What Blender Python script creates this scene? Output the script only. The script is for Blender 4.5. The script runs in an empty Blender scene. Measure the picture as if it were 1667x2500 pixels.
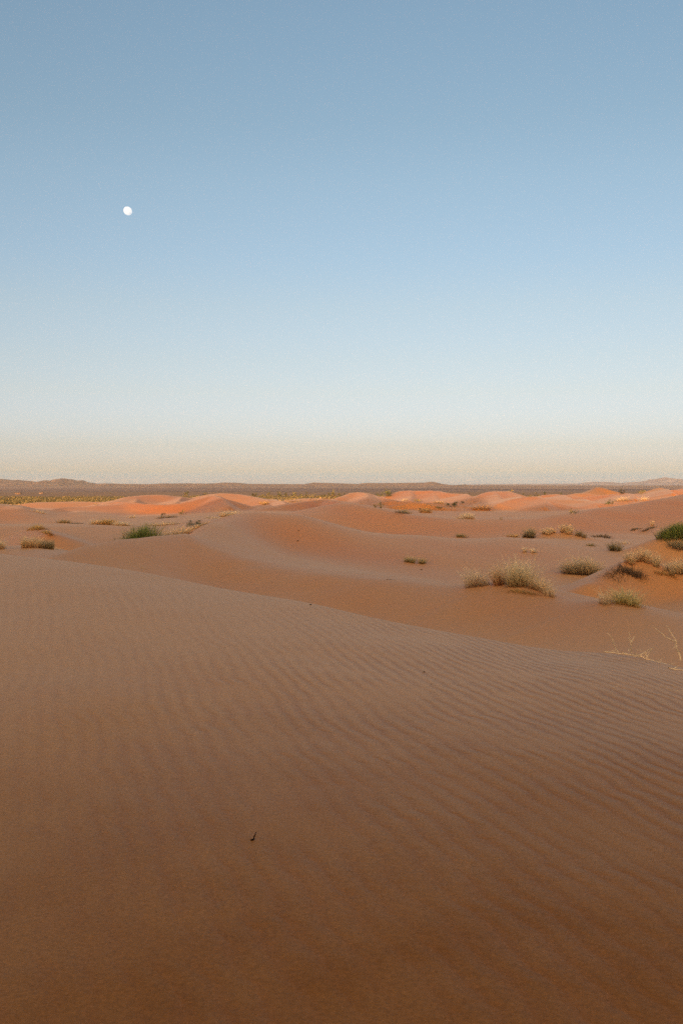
import bpy, math, random
import numpy as np
from mathutils import Vector

R = math.radians
scene = bpy.context.scene
COL = scene.collection

# ------------------------------------------------------------------ camera
F = 2280.0            # focal length in photo pixels (photo 1667 x 2500)
CX, HY = 833.5, 1186.0
cam_d = bpy.data.cameras.new('camera')
cam_d.sensor_fit = 'VERTICAL'
cam_d.sensor_height = 36.0
cam_d.lens = F / 2500.0 * 36.0
cam_d.shift_y = -(1250.0 - HY) / 2500.0
cam_d.clip_start = 0.05
cam_d.clip_end = 60000
cam = bpy.data.objects.new('camera', cam_d)
cam.location = (0, 0, 0)
cam.rotation_euler = (R(90), 0, 0)
COL.objects.link(cam)
scene.camera = cam

# ------------------------------------------------------------------ sky, sun, exposure
SUN_EL, SUN_AZ = 4.0, 13.0       # sun sits behind the camera, light travels towards azimuth +8 deg
SKY_STR, SUN_STR, EXPO = 0.15, 3.0, 0.90
world = bpy.data.worlds.new('World')
scene.world = world
world.use_nodes = True
nt = world.node_tree
nt.nodes.clear()
wo = nt.nodes.new('ShaderNodeOutputWorld')
bg = nt.nodes.new('ShaderNodeBackground')
sky = nt.nodes.new('ShaderNodeTexSky')
sky.sky_type = 'NISHITA'
sky.sun_disc = False
sky.sun_elevation = R(SUN_EL)
sky.sun_rotation = R(180 + SUN_AZ)
sky.altitude = 700
sky.air_density = 1.0
sky.dust_density = 1.2
sky.ozone_density = 1.0
geo = nt.nodes.new('ShaderNodeTexCoord')
sep = nt.nodes.new('ShaderNodeSeparateXYZ')
nt.links.new(geo.outputs['Generated'], sep.inputs[0])
ramp = nt.nodes.new('ShaderNodeValToRGB')
# evening air away from the sun is paler and less yellow than the single-scatter sky model gives; towards the sun it glows
SKY_TINT = [(0.0, (0.396, 0.93, 3.95)), (0.0061, (0.396, 0.93, 3.95)), (0.0158, (0.607, 0.846, 2.58)), (0.0246, (0.599, 0.772, 2.191)), (0.0421, (0.6, 0.692, 1.55)), (0.0683, (0.656, 0.693, 1.254)), (0.0986, (0.712, 0.696, 1.021)), (0.133, (0.749, 0.716, 0.935)), (0.1878, (0.801, 0.761, 0.898)), (0.2369, (0.798, 0.793, 0.924)), (0.3072, (0.837, 0.84, 0.925)), (0.3622, (0.828, 0.847, 0.912)), (0.4522, (0.865, 0.898, 0.96)), (1.0, (0.865, 0.898, 0.96))]
SKY_TINT = [(p, tuple(v / 12.0 for v in c)) for p, c in SKY_TINT]
SUNSIDE = (4.0, 2.55, 1.35)
nt.links.new(sep.outputs['Z'], ramp.inputs[0])
mul = nt.nodes.new('ShaderNodeMix')
mul.data_type = 'RGBA'
mul.blend_type = 'MULTIPLY'
mul.inputs[0].default_value = 1.0
nt.links.new(sky.outputs[0], mul.inputs[6])
vm = nt.nodes.new('ShaderNodeMix'); vm.data_type = 'RGBA'; vm.blend_type = 'MULTIPLY'; vm.inputs[0].default_value = 1.0
vm.inputs[7].default_value = (12, 12, 12, 1)
nt.links.new(ramp.outputs[0], vm.inputs[6])
mr = nt.nodes.new('ShaderNodeMapRange'); mr.interpolation_type = 'SMOOTHSTEP'
mr.inputs[1].default_value = -0.35; mr.inputs[2].default_value = 0.75
nt.links.new(sep.outputs['Y'], mr.inputs[0])
vs = nt.nodes.new('ShaderNodeMix'); vs.data_type = 'RGBA'
nt.links.new(mr.outputs[0], vs.inputs[0])
vs.inputs[6].default_value = (*SUNSIDE, 1)
nt.links.new(vm.outputs[2], vs.inputs[7])
nt.links.new(vs.outputs[2], mul.inputs[7])
nt.links.new(mul.outputs[2], bg.inputs[0])
bg.inputs[1].default_value = SKY_STR
nt.links.new(bg.outputs[0], wo.inputs[0])

sd = bpy.data.lights.new('sun', 'SUN')
sd.energy = SUN_STR
sd.angle = R(0.5)
sd.color = (1.0, 0.61, 0.32)
sun = bpy.data.objects.new('sun', sd)
sdir = Vector((math.sin(R(SUN_AZ)) * math.cos(R(SUN_EL)), math.cos(R(SUN_AZ)) * math.cos(R(SUN_EL)), -math.sin(R(SUN_EL))))
sun.rotation_euler = sdir.to_track_quat('-Z', 'Y').to_euler()
COL.objects.link(sun)

scene.view_settings.view_transform = 'Standard'
scene.view_settings.look = 'None'
scene.view_settings.exposure = EXPO
scene.view_settings.gamma = 1.0
scene.cycles.use_denoising = False
scene.cycles.max_bounces = 6
scene.cycles.volume_bounces = 0

def set_ramp(r, stops):
    e = r.color_ramp.elements
    while len(e) > 1:
        e.remove(e[-1])
    e[0].position = stops[0][0]
    e[0].color = (*stops[0][1], 1)
    for p, c in stops[1:]:
        x = e.new(p)
        x.color = (*c, 1)
set_ramp(ramp, SKY_TINT)

# ------------------------------------------------------------------ helpers
def tag(o, label=None, cat=None, group=None, kind=None):
    if label: o['label'] = label
    if cat: o['category'] = cat
    if group: o['group'] = group
    if kind: o['kind'] = kind
    return o

def mesh_obj(name, V, Fc, mat, parent=None, smooth=True, cols=None, loc=None):
    me = bpy.data.meshes.new(name)
    V = np.asarray(V, dtype=np.float32)
    if loc is not None:
        V = V - np.asarray(loc, dtype=np.float32)
    if isinstance(Fc, np.ndarray):
        nf, k = Fc.shape
        me.vertices.add(len(V))
        me.vertices.foreach_set('co', V.ravel())
        me.loops.add(nf * k)
        me.loops.foreach_set('vertex_index', Fc.astype(np.int32).ravel())
        me.polygons.add(nf)
        me.polygons.foreach_set('loop_start', np.arange(0, nf * k, k, dtype=np.int32))
        me.polygons.foreach_set('loop_total', np.full(nf, k, dtype=np.int32))
    else:
        me.from_pydata([tuple(v) for v in V.tolist()], [], Fc)
    me.update(calc_edges=True)
    if smooth:
        me.polygons.foreach_set('use_smooth', np.ones(len(me.polygons), dtype=bool))
    if cols is not None:
        a = me.color_attributes.new('Col', 'FLOAT_COLOR', 'POINT')
        c = np.ones((len(V), 4), dtype=np.float32)
        c[:, :3] = cols
        a.data.foreach_set('color', c.ravel())
    me.materials.append(mat)
    o = bpy.data.objects.new(name, me)
    COL.objects.link(o)
    if parent is not None:
        o.parent = parent
    elif loc is not None:
        o.location = loc
    return o

def empty(name, loc):
    o = bpy.data.objects.new(name, None)
    o.empty_display_size = 0.3
    COL.objects.link(o)
    o.location = loc
    return o

def new_mat(name):
    m = bpy.data.materials.new(name)
    m.use_nodes = True
    t = m.node_tree
    b = t.nodes['Principled BSDF']
    return m, t, b

class N:
    """tiny node helper"""
    def __init__(s, t): s.t = t
    def n(s, typ, **kw):
        x = s.t.nodes.new(typ)
        for k, v in kw.items(): setattr(x, k, v)
        return x
    def l(s, a, b): s.t.links.new(a, b)
    def math(s, op, a, b=None, c=None, clamp=False):
        x = s.n('ShaderNodeMath', operation=op); x.use_clamp = clamp
        for i, v in enumerate((a, b, c)):
            if v is None: continue
            if isinstance(v, (int, float)): x.inputs[i].default_value = v
            else: s.l(v, x.inputs[i])
        return x.outputs[0]
    def mix(s, fac, a, b, mode='MIX'):
        x = s.n('ShaderNodeMix'); x.data_type = 'RGBA'; x.blend_type = mode
        for i, v in ((0, fac), (6, a), (7, b)):
            if isinstance(v, (int, float)): x.inputs[i].default_value = v
            elif isinstance(v, tuple): x.inputs[i].default_value = (*v, 1) if len(v) == 3 else v
            else: s.l(v, x.inputs[i])
        return x.outputs[2]
    def noise(s, vec, scale, detail=2.0, rough=0.5, dist=0.0):
        x = s.n('ShaderNodeTexNoise'); x.inputs['Scale'].default_value = scale
        x.inputs['Detail'].default_value = detail; x.inputs['Roughness'].default_value = rough
        x.inputs['Distortion'].default_value = dist
        s.l(vec, x.inputs['Vector']); return x.outputs[0]
    def maprange(s, v, a, b, c=0.0, d=1.0, smooth=True):
        x = s.n('ShaderNodeMapRange'); x.interpolation_type = 'SMOOTHSTEP' if smooth else 'LINEAR'
        s.l(v, x.inputs[0])
        for i, q in enumerate((a, b, c, d)): x.inputs[i + 1].default_value = q
        return x.outputs[0]

def smoothstep(a, b, x):
    t = np.clip((np.asarray(x, float) - a) / (b - a), 0, 1)
    return t * t * (3 - 2 * t)

_rs = np.random.RandomState(11)
_W = [(_rs.uniform(0, 2 * math.pi), _rs.uniform(0, 2 * math.pi), 0.6 + 1.1 * _rs.rand()) for _ in range(24)]
def wav(x, y, scale, k0=0, n=7):
    """smooth pseudo noise, about -1..1, feature size = scale"""
    s = 0
    for i in range(n):
        a, p, q = _W[(k0 + i) % 24]
        kx, ky = math.cos(a) * q * 2 * math.pi / scale, math.sin(a) * q * 2 * math.pi / scale
        s = s + np.sin(x * kx + y * ky + p + 1.3 * np.sin(x * ky * 0.37 - y * kx * 0.41 + 2 * p))
    return s / math.sqrt(n) * 0.8

# ------------------------------------------------------------------ terrain: long dune profiles (px, py, distance)
# every row is one crest / hollow followed across the view: screen column, height below the eye line, distance in metres
PROF = [
 # foreground dune crest
 [(-400,1300,20),(0,1353,16),(117,1364,15),(250,1382,14),(500,1429,13),(758,1476,12),(900,1508,11.5),(1100,1547,11),(1300,1582,10.5),(1380,1591,10.2),(1460,1595,10),(1540,1603,9.8),(1667,1637,9.3),(2000,1720,9)],
 # hollow behind it
 [(-400,1385,30),(0,1385,28),(120,1376,23.5),(200,1392,24),(290,1400,25),(380,1415,26),(460,1432,28),(520,1448,28),(600,1462,27),(700,1480,25.5),(800,1505,24.5),(900,1530,23.5),(1000,1546,22.6),(1100,1563,21.5),(1300,1602,19.5),(1460,1622,18.2),(1560,1634,17.2),(1667,1664,16.2),(2000,1740,15.5)],
 # near crest of the second dune
 [(-400,1400,32),(0,1390,30),(60,1376,27),(120,1361,24.5),(200,1335,27),(290,1318,30),(380,1309,33),(460,1303,36),(520,1337,34.5),(600,1362,33),(700,1387,31),(800,1400,29.5),(900,1410,28.5),(1000,1420,28),(1100,1431,27),(1183,1425,26.6),(1281,1434,25.6),(1353,1455,24.5),(1407,1468,23.5),(1498,1473,22.5),(1570,1486,21.8),(1667,1508,20.5),(2000,1530,20)],
 # behind it
 [(-400,1341,36),(0,1341,36),(90,1337,36),(150,1342,37),(200,1352,38),(290,1345,41),(380,1340,45),(450,1324,45),(490,1286,44),(520,1277,46),(560,1278,48),(600,1298,49),(632,1316,50),(700,1345,50),(800,1366,49),(900,1386,47),(1000,1402,45),(1100,1420,44),(1178,1428,44),(1250,1433,44),(1400,1446,42),(1500,1466,40),(1600,1482,38),(1667,1492,36),(2000,1500,34)],
 # main crest in the middle and its tail to the right
 [(-400,1350,58),(0,1350,58),(90,1350,58),(150,1347,58),(200,1342,58),(290,1335,60),(380,1320,62),(440,1306,62),(490,1290,57),(520,1275,56),(560,1262,58),(600,1254,60),(632,1251,60),(730,1254,60),(780,1268,60),(850,1290,60),(900,1303,60),(960,1309,60),(1050,1311,61),(1107,1315,62),(1178,1317,62),(1243,1315,62),(1320,1322,62),(1430,1333,64),(1667,1352,64),(2000,1360,64)],
 [(-400,1284,70),(0,1284,70),(90,1285,70),(200,1284,72),(300,1286,74),(380,1285,76),(440,1278,78),(500,1270,76),(560,1268,72),(632,1276,76),(730,1288,80),(850,1302,84),(900,1310,84),(960,1314,84),(1050,1316,82),(1107,1319,80),(1178,1321,80),(1243,1319,80),(1320,1312,82),(1430,1306,84),(1560,1308,84),(1667,1312,84),(2000,1316,84)],
 # third crest
 [(-400,1285,115),(0,1283,115),(90,1280,112),(200,1273,110),(300,1271,112),(380,1268,114),(440,1262,116),(500,1258,114),(560,1261,110),(632,1260,106),(700,1256,100),(740,1246,98),(830,1228,100),(870,1230,100),(940,1245,97),(1000,1257,95),(1110,1266,94),(1220,1268,94),(1321,1264,96),(1410,1251,100),(1464,1241,104),(1530,1234,108),(1600,1220,113),(1667,1207,118),(2000,1165,135)],
 [(-400,1228,142),(0,1231,142),(54,1237,138),(107,1252,134),(143,1258,134),(193,1253,136),(250,1258,136),(304,1263,136),(400,1262,138),(480,1255,140),(560,1250,138),(632,1250,138),(740,1252,136),(830,1244,134),(870,1244,134),(940,1258,130),(1000,1266,128),(1107,1272,128),(1220,1272,128),(1321,1264,130),(1410,1254,136),(1530,1244,144),(1667,1222,152),(2000,1180,165)],
 [(-400,1238,200),(0,1240,200),(300,1248,195),(560,1242,195),(850,1244,195),(1107,1246,195),(1400,1245,200),(1530,1240,205),(1667,1234,210),(2000,1215,210)],
 [(-400,1232,320),(0,1233,320),(800,1231,320),(1667,1229,320),(2000,1228,320)],
 [(-400,1222,500),(2000,1222,500)],
 [(-400,1215,700),(2000,1215,700)],
 [(-400,1208.2,1000),(2000,1208.2,1000)],
]
PXG = np.arange(-700, 2404, 4.0)
def _gs(a, s):
    if s <= 0: return a
    k = np.arange(-int(3 * s), int(3 * s) + 1)
    w = np.exp(-0.5 * (k / s) ** 2); w /= w.sum()
    p = np.pad(a, len(k) // 2, mode='edge')
    return np.convolve(p, w, 'valid')
TY, TZ = [np.zeros_like(PXG), np.full_like(PXG, 4.0)], [np.full_like(PXG, -1.65), np.full_like(PXG, -1.66)]
for ki, row in enumerate(PROF):
    xs = [p[0] for p in row]; ys = [p[1] for p in row]; ds = [p[2] for p in row]
    sg = 3.0 if ki < 7 else 2.5
    yy = _gs(np.interp(PXG, xs, ds), sg)
    pp = _gs(np.interp(PXG, xs, ys), sg * (0.7 if ki != 0 else 3.0))
    if ki == 3:      # rounded brink just behind the near crest
        w = np.clip((1 - smoothstep(400, 470, PXG)) + smoothstep(1040, 1140, PXG), 0, 1)
        yb = _y3 + w * 1.3 + (1 - w) * 0.4 * (yy - _y3)
        pb = _p3 + w * 7.0 + (1 - w) * 0.4 * (pp - _p3)
        TY.append(yb); TZ.append(-(pb - HY) / F * yb)
    if ki == 2: _y3, _p3 = yy, pp
    TY.append(yy); TZ.append(-(pp - HY) / F * yy)
    if ki == 0:      # the brink of the foreground dune turns over within a stride
        TY.append(yy + 1.1); TZ.append(-(pp + 16 - HY) / F * (yy + 1.1))
TY.append(np.full_like(PXG, 1500.0)); TZ.append(np.full_like(PXG, -10.0))
TY.append(np.full_like(PXG, 60000.0)); TZ.append(np.full_like(PXG, -10.0))
TY = np.array(TY); TZ = np.array(TZ)
h = np.diff(TY, axis=0); dl = np.diff(TZ, axis=0) / h
TM = np.zeros_like(TZ)
for i in range(1, len(TY) - 1):
    a, b = dl[i - 1], dl[i]
    w1 = 2 * h[i] + h[i - 1]; w2 = h[i] + 2 * h[i - 1]
    with np.errstate(divide='ignore', invalid='ignore'):
        m = (w1 + w2) / (w1 / a + w2 / b)
    TM[i] = np.where(a * b > 0, np.nan_to_num(m), 0.0)
TM[0] = 0; TM[-1] = 0

def profile_z(px, Y):
    px = np.clip(px, PXG[0], PXG[-1] - 0.01)
    f = (px - PXG[0]) / 4.0
    i = f.astype(int); t = f - i
    z = np.full_like(Y, -10.0)
    Y = np.maximum(Y, 0.0)
    def g(A, k): return A[k][i] * (1 - t) + A[k][i + 1] * t
    for k in range(len(TY) - 1):
        y0, y1 = g(TY, k), g(TY, k + 1)
        s = (Y >= y0) & (Y <= y1)
        if not s.any(): continue
        hh = np.maximum(y1 - y0, 1e-3)
        u = np.clip((Y - y0) / hh, 0, 1)
        z0, z1, m0, m1 = g(TZ, k), g(TZ, k + 1), g(TM, k), g(TM, k + 1)
        v = (2*u**3 - 3*u**2 + 1) * z0 + (u**3 - 2*u**2 + u) * hh * m0 + (-2*u**3 + 3*u**2) * z1 + (u**3 - u**2) * hh * m1
        z = np.where(s, v, z)
    return z

# separate dunes: crest line points (px, py, distance), slope on the near side, slope on the far side, rounding (m)
DUNES = [
 ([(118,1250,150),(171,1238,158),(264,1233,165),(330,1229,170)], .16, .2, 1.5),
 ([(30,1238,205),(93,1226,210),(193,1224,214),(290,1227,214)], .12, .2, 1.2),
 ([(250,1233,172),(285,1222,180),(311,1213,188),(350,1209,194),(393,1208,198),(446,1213,204),(490,1220,206)], .20, .3, .9),
 ([(290,1224,172),(340,1228,166),(393,1231,162),(430,1230,162),(470,1222,166),(500,1214,170),(521,1208,174),(538,1214,168),(550,1224,160),(558,1235,152)], .24, .5, .35),
 ([(500,1210,235),(522,1206,238),(547,1204,240),(581,1206,240),(619,1215,234),(660,1222,226),(720,1229,220)], .14, .2, 1.6),
 ([(630,1246,150),(677,1237,158),(734,1226,170),(770,1221,178),(797,1218,182),(806,1221,172),(818,1223,166),(827,1225,161),(832,1230,156),(826,1240,150)], .45, .12, .25),
 ([(800,1225,205),(816,1219,210),(839,1209,218),(858,1203,224),(874,1201,226),(890,1203,220),(897,1209,212),(893,1217,200),(880,1228,188)], .30, .35, .25),
 ([(893,1204,228),(917,1212,222),(956,1220,214)], .22, .25, 1.0),
 ([(935,1224,206),(960,1222,204),(1000,1225,200),(1040,1227,198),(1084,1229,198),(1110,1234,196)], .50, .08, .2),
 ([(925,1222,262),(950,1208,268),(979,1198,276),(1013,1197,276),(1070,1198,272),(1095,1204,262),(1136,1206,256),(1152,1217,244)], .22, .4, .4),
 ([(1100,1236,218),(1150,1217,236),(1183,1202,250),(1206,1199,256),(1243,1199,262),(1255,1204,252),(1272,1213,240)], .24, .5, .3),
 ([(1215,1228,196),(1249,1218,202),(1273,1213,206),(1302,1211,208),(1324,1218,204),(1332,1227,196),(1328,1238,186)], .20, .5, .3),
 ([(1320,1217,232),(1360,1219,226),(1400,1221,220),(1453,1226,212),(1500,1231,206),(1540,1236,202)], .16, .3, .5),
 ([(1300,1216,300),(1330,1208,305),(1360,1206,305),(1400,1210,300),(1420,1217,292)], .14, .3, .8),
 ([(1372,1222,270),(1410,1216,276),(1444,1210,284),(1490,1207,290),(1517,1203,294),(1535,1205,290),(1548,1209,284)], .22, .35, .4),
 ([(1420,1204,360),(1440,1199,366),(1451,1193,372),(1460,1188,376),(1475,1192,374),(1490,1197,372),(1515,1203,366)], .30, .3, .2),
 ([(1548,1206,335),(1581,1198,342),(1609,1190,350),(1620,1193,352),(1634,1198,350)], .25, .3, .3),
 ([(1605,1205,304),(1640,1196,312),(1667,1193,320),(1740,1188,330),(1800,1196,330)], .20, .3, .6),
 ([(1545,1228,232),(1563,1222,236),(1600,1215,242),(1645,1210,250),(1720,1206,255)], .16, .3, .6),
 ([(1385,1208,336),(1405,1204,340),(1430,1204,340),(1450,1207,336)], .20, .3, .4),
 ([(1085,1226,300),(1105,1217,308),(1125,1214,312),(1150,1218,306)], .2, .3, .6),
 ([(700,1222,290),(740,1217,300),(790,1216,300),(830,1220,292)], .12, .2, 1.0),
 # crest ends running away from the eye, gentle on the windward left, steep slip face on the right
 ([(1332,1230,192),(1326,1219,202),(1322,1214,212),(1318,1212,222)], .60, .14, .2),
 ([(1153,1220,232),(1146,1209,246),(1138,1205,262)], .60, .14, .2),
 ([(876,1230,190),(893,1218,205),(898,1209,220),(892,1203,232)], .60, .16, .2),
 ([(561,1237,150),(552,1224,162),(538,1212,174),(522,1206,184)], .60, .20, .2),
 ([(1550,1217,245),(1550,1209,265),(1540,1204,285)], .60, .14, .2),
 ([(1287,1227,198),(1278,1216,210),(1271,1211,228)], .60, .14, .2),
 ([(1455,1229,206),(1442,1222,218),(1425,1217,232)], .60, .12, .2),
 ([(1400,1222,222),(1390,1214,245),(1375,1208,275)], .60, .12, .2),
 ([(1642,1204,290),(1635,1197,320),(1628,1193,345)], .60, .14, .2),
 ([(1222,1223,222),(1214,1210,240),(1206,1201,256)], .60, .16, .2),
 ([(1068,1222,245),(1063,1210,262),(1056,1198,274)], .50, .16, .2),
 ([(1000,1222,240),(1004,1210,262),(1003,1197,276)], .50, .16, .2),
 ([(430,1228,176),(440,1219,190),(446,1213,203)], .50, .16, .2),
 ([(330,1226,178),(334,1217,188),(338,1210,198)], .45, .16, .3),
 ([(700,1230,200),(690,1224,222),(672,1219,240)], .45, .12, .3),
 # grass-topped mounds on the right
 ([(1440,1424,39.2),(1466,1413,40),(1490,1395,41),(1515,1377,42),(1545,1362,42.5),(1575,1366,42.5),(1610,1380,42),(1667,1397,41.5),(1740,1412,41.5)], .50, .5, .30),
 ([(1385,1403,49),(1400,1396,49.5),(1420,1391,50),(1442,1394,49.5),(1460,1403,49)], .45, .4, .22),
 ([(1620,1312,60),(1650,1303,60.5),(1690,1296,61)], .4, .4, .4),
 ([(1300,1308,72),(1340,1301,73),(1380,1299,73),(1410,1306,72.5),(1432,1313,72)], .3, .3, .4),
 ([(1215,1430,26),(1240,1422,26.3),(1262,1421,26.4),(1285,1430,26)], .25, .3, .4),
 ([(1470,1476,22.8),(1500,1470,23),(1530,1472,23),(1565,1484,22.4)], .25, .3, .3),
 ([(78,1288,66),(95,1287,65),(112,1295,60),(124,1302,57)], .35, .35, .3),
 ([(104,1276,80),(130,1274,80),(160,1276,80),(195,1280,80)], .3, .3, .4),
]
def P(px, py, Y):
    return np.array([(px - CX) / F * Y, Y, -(py - HY) / F * Y])

_DC = []
for pts, sf, sb, rd in DUNES:
    A = np.array([P(*p) for p in pts])
    # resample with smoothing
    seg = np.r_[0, np.cumsum(np.linalg.norm(np.diff(A, axis=0), axis=1))]
    n = int(max(24, min(110, seg[-1] / 0.8)))
    s = np.linspace(0, seg[-1], n)
    B = np.stack([_gs(np.interp(s, seg, A[:, j]), n / 60.0) for j in range(3)], 1)
    tg = np.gradient(B[:, :2], axis=0); tg /= np.linalg.norm(tg, axis=1)[:, None] + 1e-9
    nr = np.stack([-tg[:, 1], tg[:, 0]], 1)      # left of travel (travel goes to the right -> far side)
    _DC.append((B, nr, tg, sf, sb, rd))

def behind(x, y):
    """unseen dune behind the camera, inferred from the shade; crest shaped to place its shadow"""
    c, s = math.cos(R(SUN_AZ)), math.sin(R(SUN_AZ))
    d = -(x * s + y * c)                # metres back towards the sun
    q = x * c - y * s                   # across
    st = lambda a_, b_: smoothstep(a_, b_, q)
    crest = 12.1 + 1.6 * st(-60, -55) * (1 - st(-20, -14)) - 2.6 * (1 - st(-82, -77)) - 5.0 * st(-82, -77) * (1 - st(-63, -59)) + 3.6 * np.exp(-((q + 20) / 6.0) ** 2) + 0.6 * np.sin(q / 2.6 + 2.2) + 0.6 * np.sin(q / 6.1 + 1)  # bumps and dips added to set where the shadow ends
    crest = crest - 5.0 * smoothstep(120, 190, np.abs(q))
    u = np.clip((d + 0.5) / 26.0, 0, 1)
    up = 0.7 * u + 0.3 * u * u * (3 - 2 * u)
    dn = 1 - 0.9 * smoothstep(27, 100, d)
    return (crest + 1.65) * up * dn

def height(x, y):
    x = np.asarray(x, float); y = np.asarray(y, float)
    shp = x.shape
    x = x.ravel(); y = y.ravel()
    r = np.hypot(x, y)
    ang = np.degrees(np.arctan2(np.abs(x), y))
    w = 1 - smoothstep(26, 34, ang)
    # generic surroundings
    base = np.interp(r, [0, 4, 14, 30, 60, 100, 200, 320, 500, 700, 1000, 1500], [-1.65, -1.65, -1.9, -2.8, -3.2, -3.5, -4.8, -6.3, -7.9, -8.9, -9.8, -10])
    amp = smoothstep(6, 60, r) * 1.5 * (1 - smoothstep(450, 900, r))
    gen = base + amp * (0.8 * wav(x, y, 60, 2) + 0.45 * wav(x, y, 24, 9))
    gen = gen + behind(x, y)
    u = x / np.maximum(y, 1e-3)
    px = CX + u * F
    pz = profile_z(np.where(y > 0.01, px, CX), np.maximum(y, 0.0))
    z = np.where(w > 0, w * pz + (1 - w) * gen, gen)
    # individual dunes
    for B, nr, tg, sf, sb, rd in _DC:
        zt = B[:, 2].max() + 0.1
        reach = 9.0 / min(sf, sb) if B[:, 1].min() > 100 else 2.2 / min(sf, sb)
        x0, x1 = B[:, 0].min() - reach, B[:, 0].max() + reach
        y0, y1 = B[:, 1].min() - reach, B[:, 1].max() + reach
        m = np.where((x > x0) & (x < x1) & (y > y0) & (y < y1))[0]
        if len(m) == 0: continue
        for c0 in range(0, len(m), 60000):
            mm = m[c0:c0 + 60000]
            dx = x[mm][:, None] - B[None, :, 0]; dy = y[mm][:, None] - B[None, :, 1]
            d2 = dx * dx + dy * dy
            sd_ = dx * nr[None, :, 0] + dy * nr[None, :, 1]
            sl = np.where(sd_ > 0, sb, sf)
            sl = sl * (1.3 if B[:, 1].min() > 100 else 1.0)
            zc = B[None, :, 2] - sl * (np.sqrt(d2 + rd * rd) - rd)
            # cone per crest sample, best one wins
            zz = zc.max(axis=1)
            k = 0.14 if B[:, 1].min() > 100 else 0.10
            a, b = z[mm], zz
            hmx = np.maximum(a, b)
            z[mm] = hmx + k * np.log(np.exp(np.clip((a - hmx) / k, -40, 0)) + np.exp(np.clip((b - hmx) / k, -40, 0))) - 0.0
    # small natural unevenness
    z = z + wav(x, y, 3.2, 5) * 0.012 * smoothstep(1.5, 6, r) * (1 - smoothstep(20, 60, r))
    z = z + wav(x, y, 11.0, 8) * 0.05 * smoothstep(20, 60, r) * (1 - smoothstep(500, 900, r))
    return z.reshape(shp)

_YM = np.geomspace(1.5, 1500, 2600)
def ground_hit(px, py):
    """where the sight line through (px, py) first meets the sand"""
    x = (px - CX) / F * _YM
    zr = -(py - HY) / F * _YM
    hz = height(x, _YM)
    k = np.where(hz >= zr)[0]
    i = k[0] if len(k) else len(_YM) - 1
    Y = _YM[i]
    if 0 < i < len(_YM):
        a = zr[i-1] - hz[i-1]; b = hz[i] - zr[i]
        Y = _YM[i-1] + (_YM[i] - _YM[i-1]) * a / max(a + b, 1e-9)
    xx = (px - CX) / F * Y
    return np.array([xx, Y, float(height(np.array([xx]), np.array([Y]))[0])])
def at(px, Y):
    xx = (px - CX) / F * Y
    return np.array([xx, Y, float(height(np.array([xx]), np.array([Y]))[0])])

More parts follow.
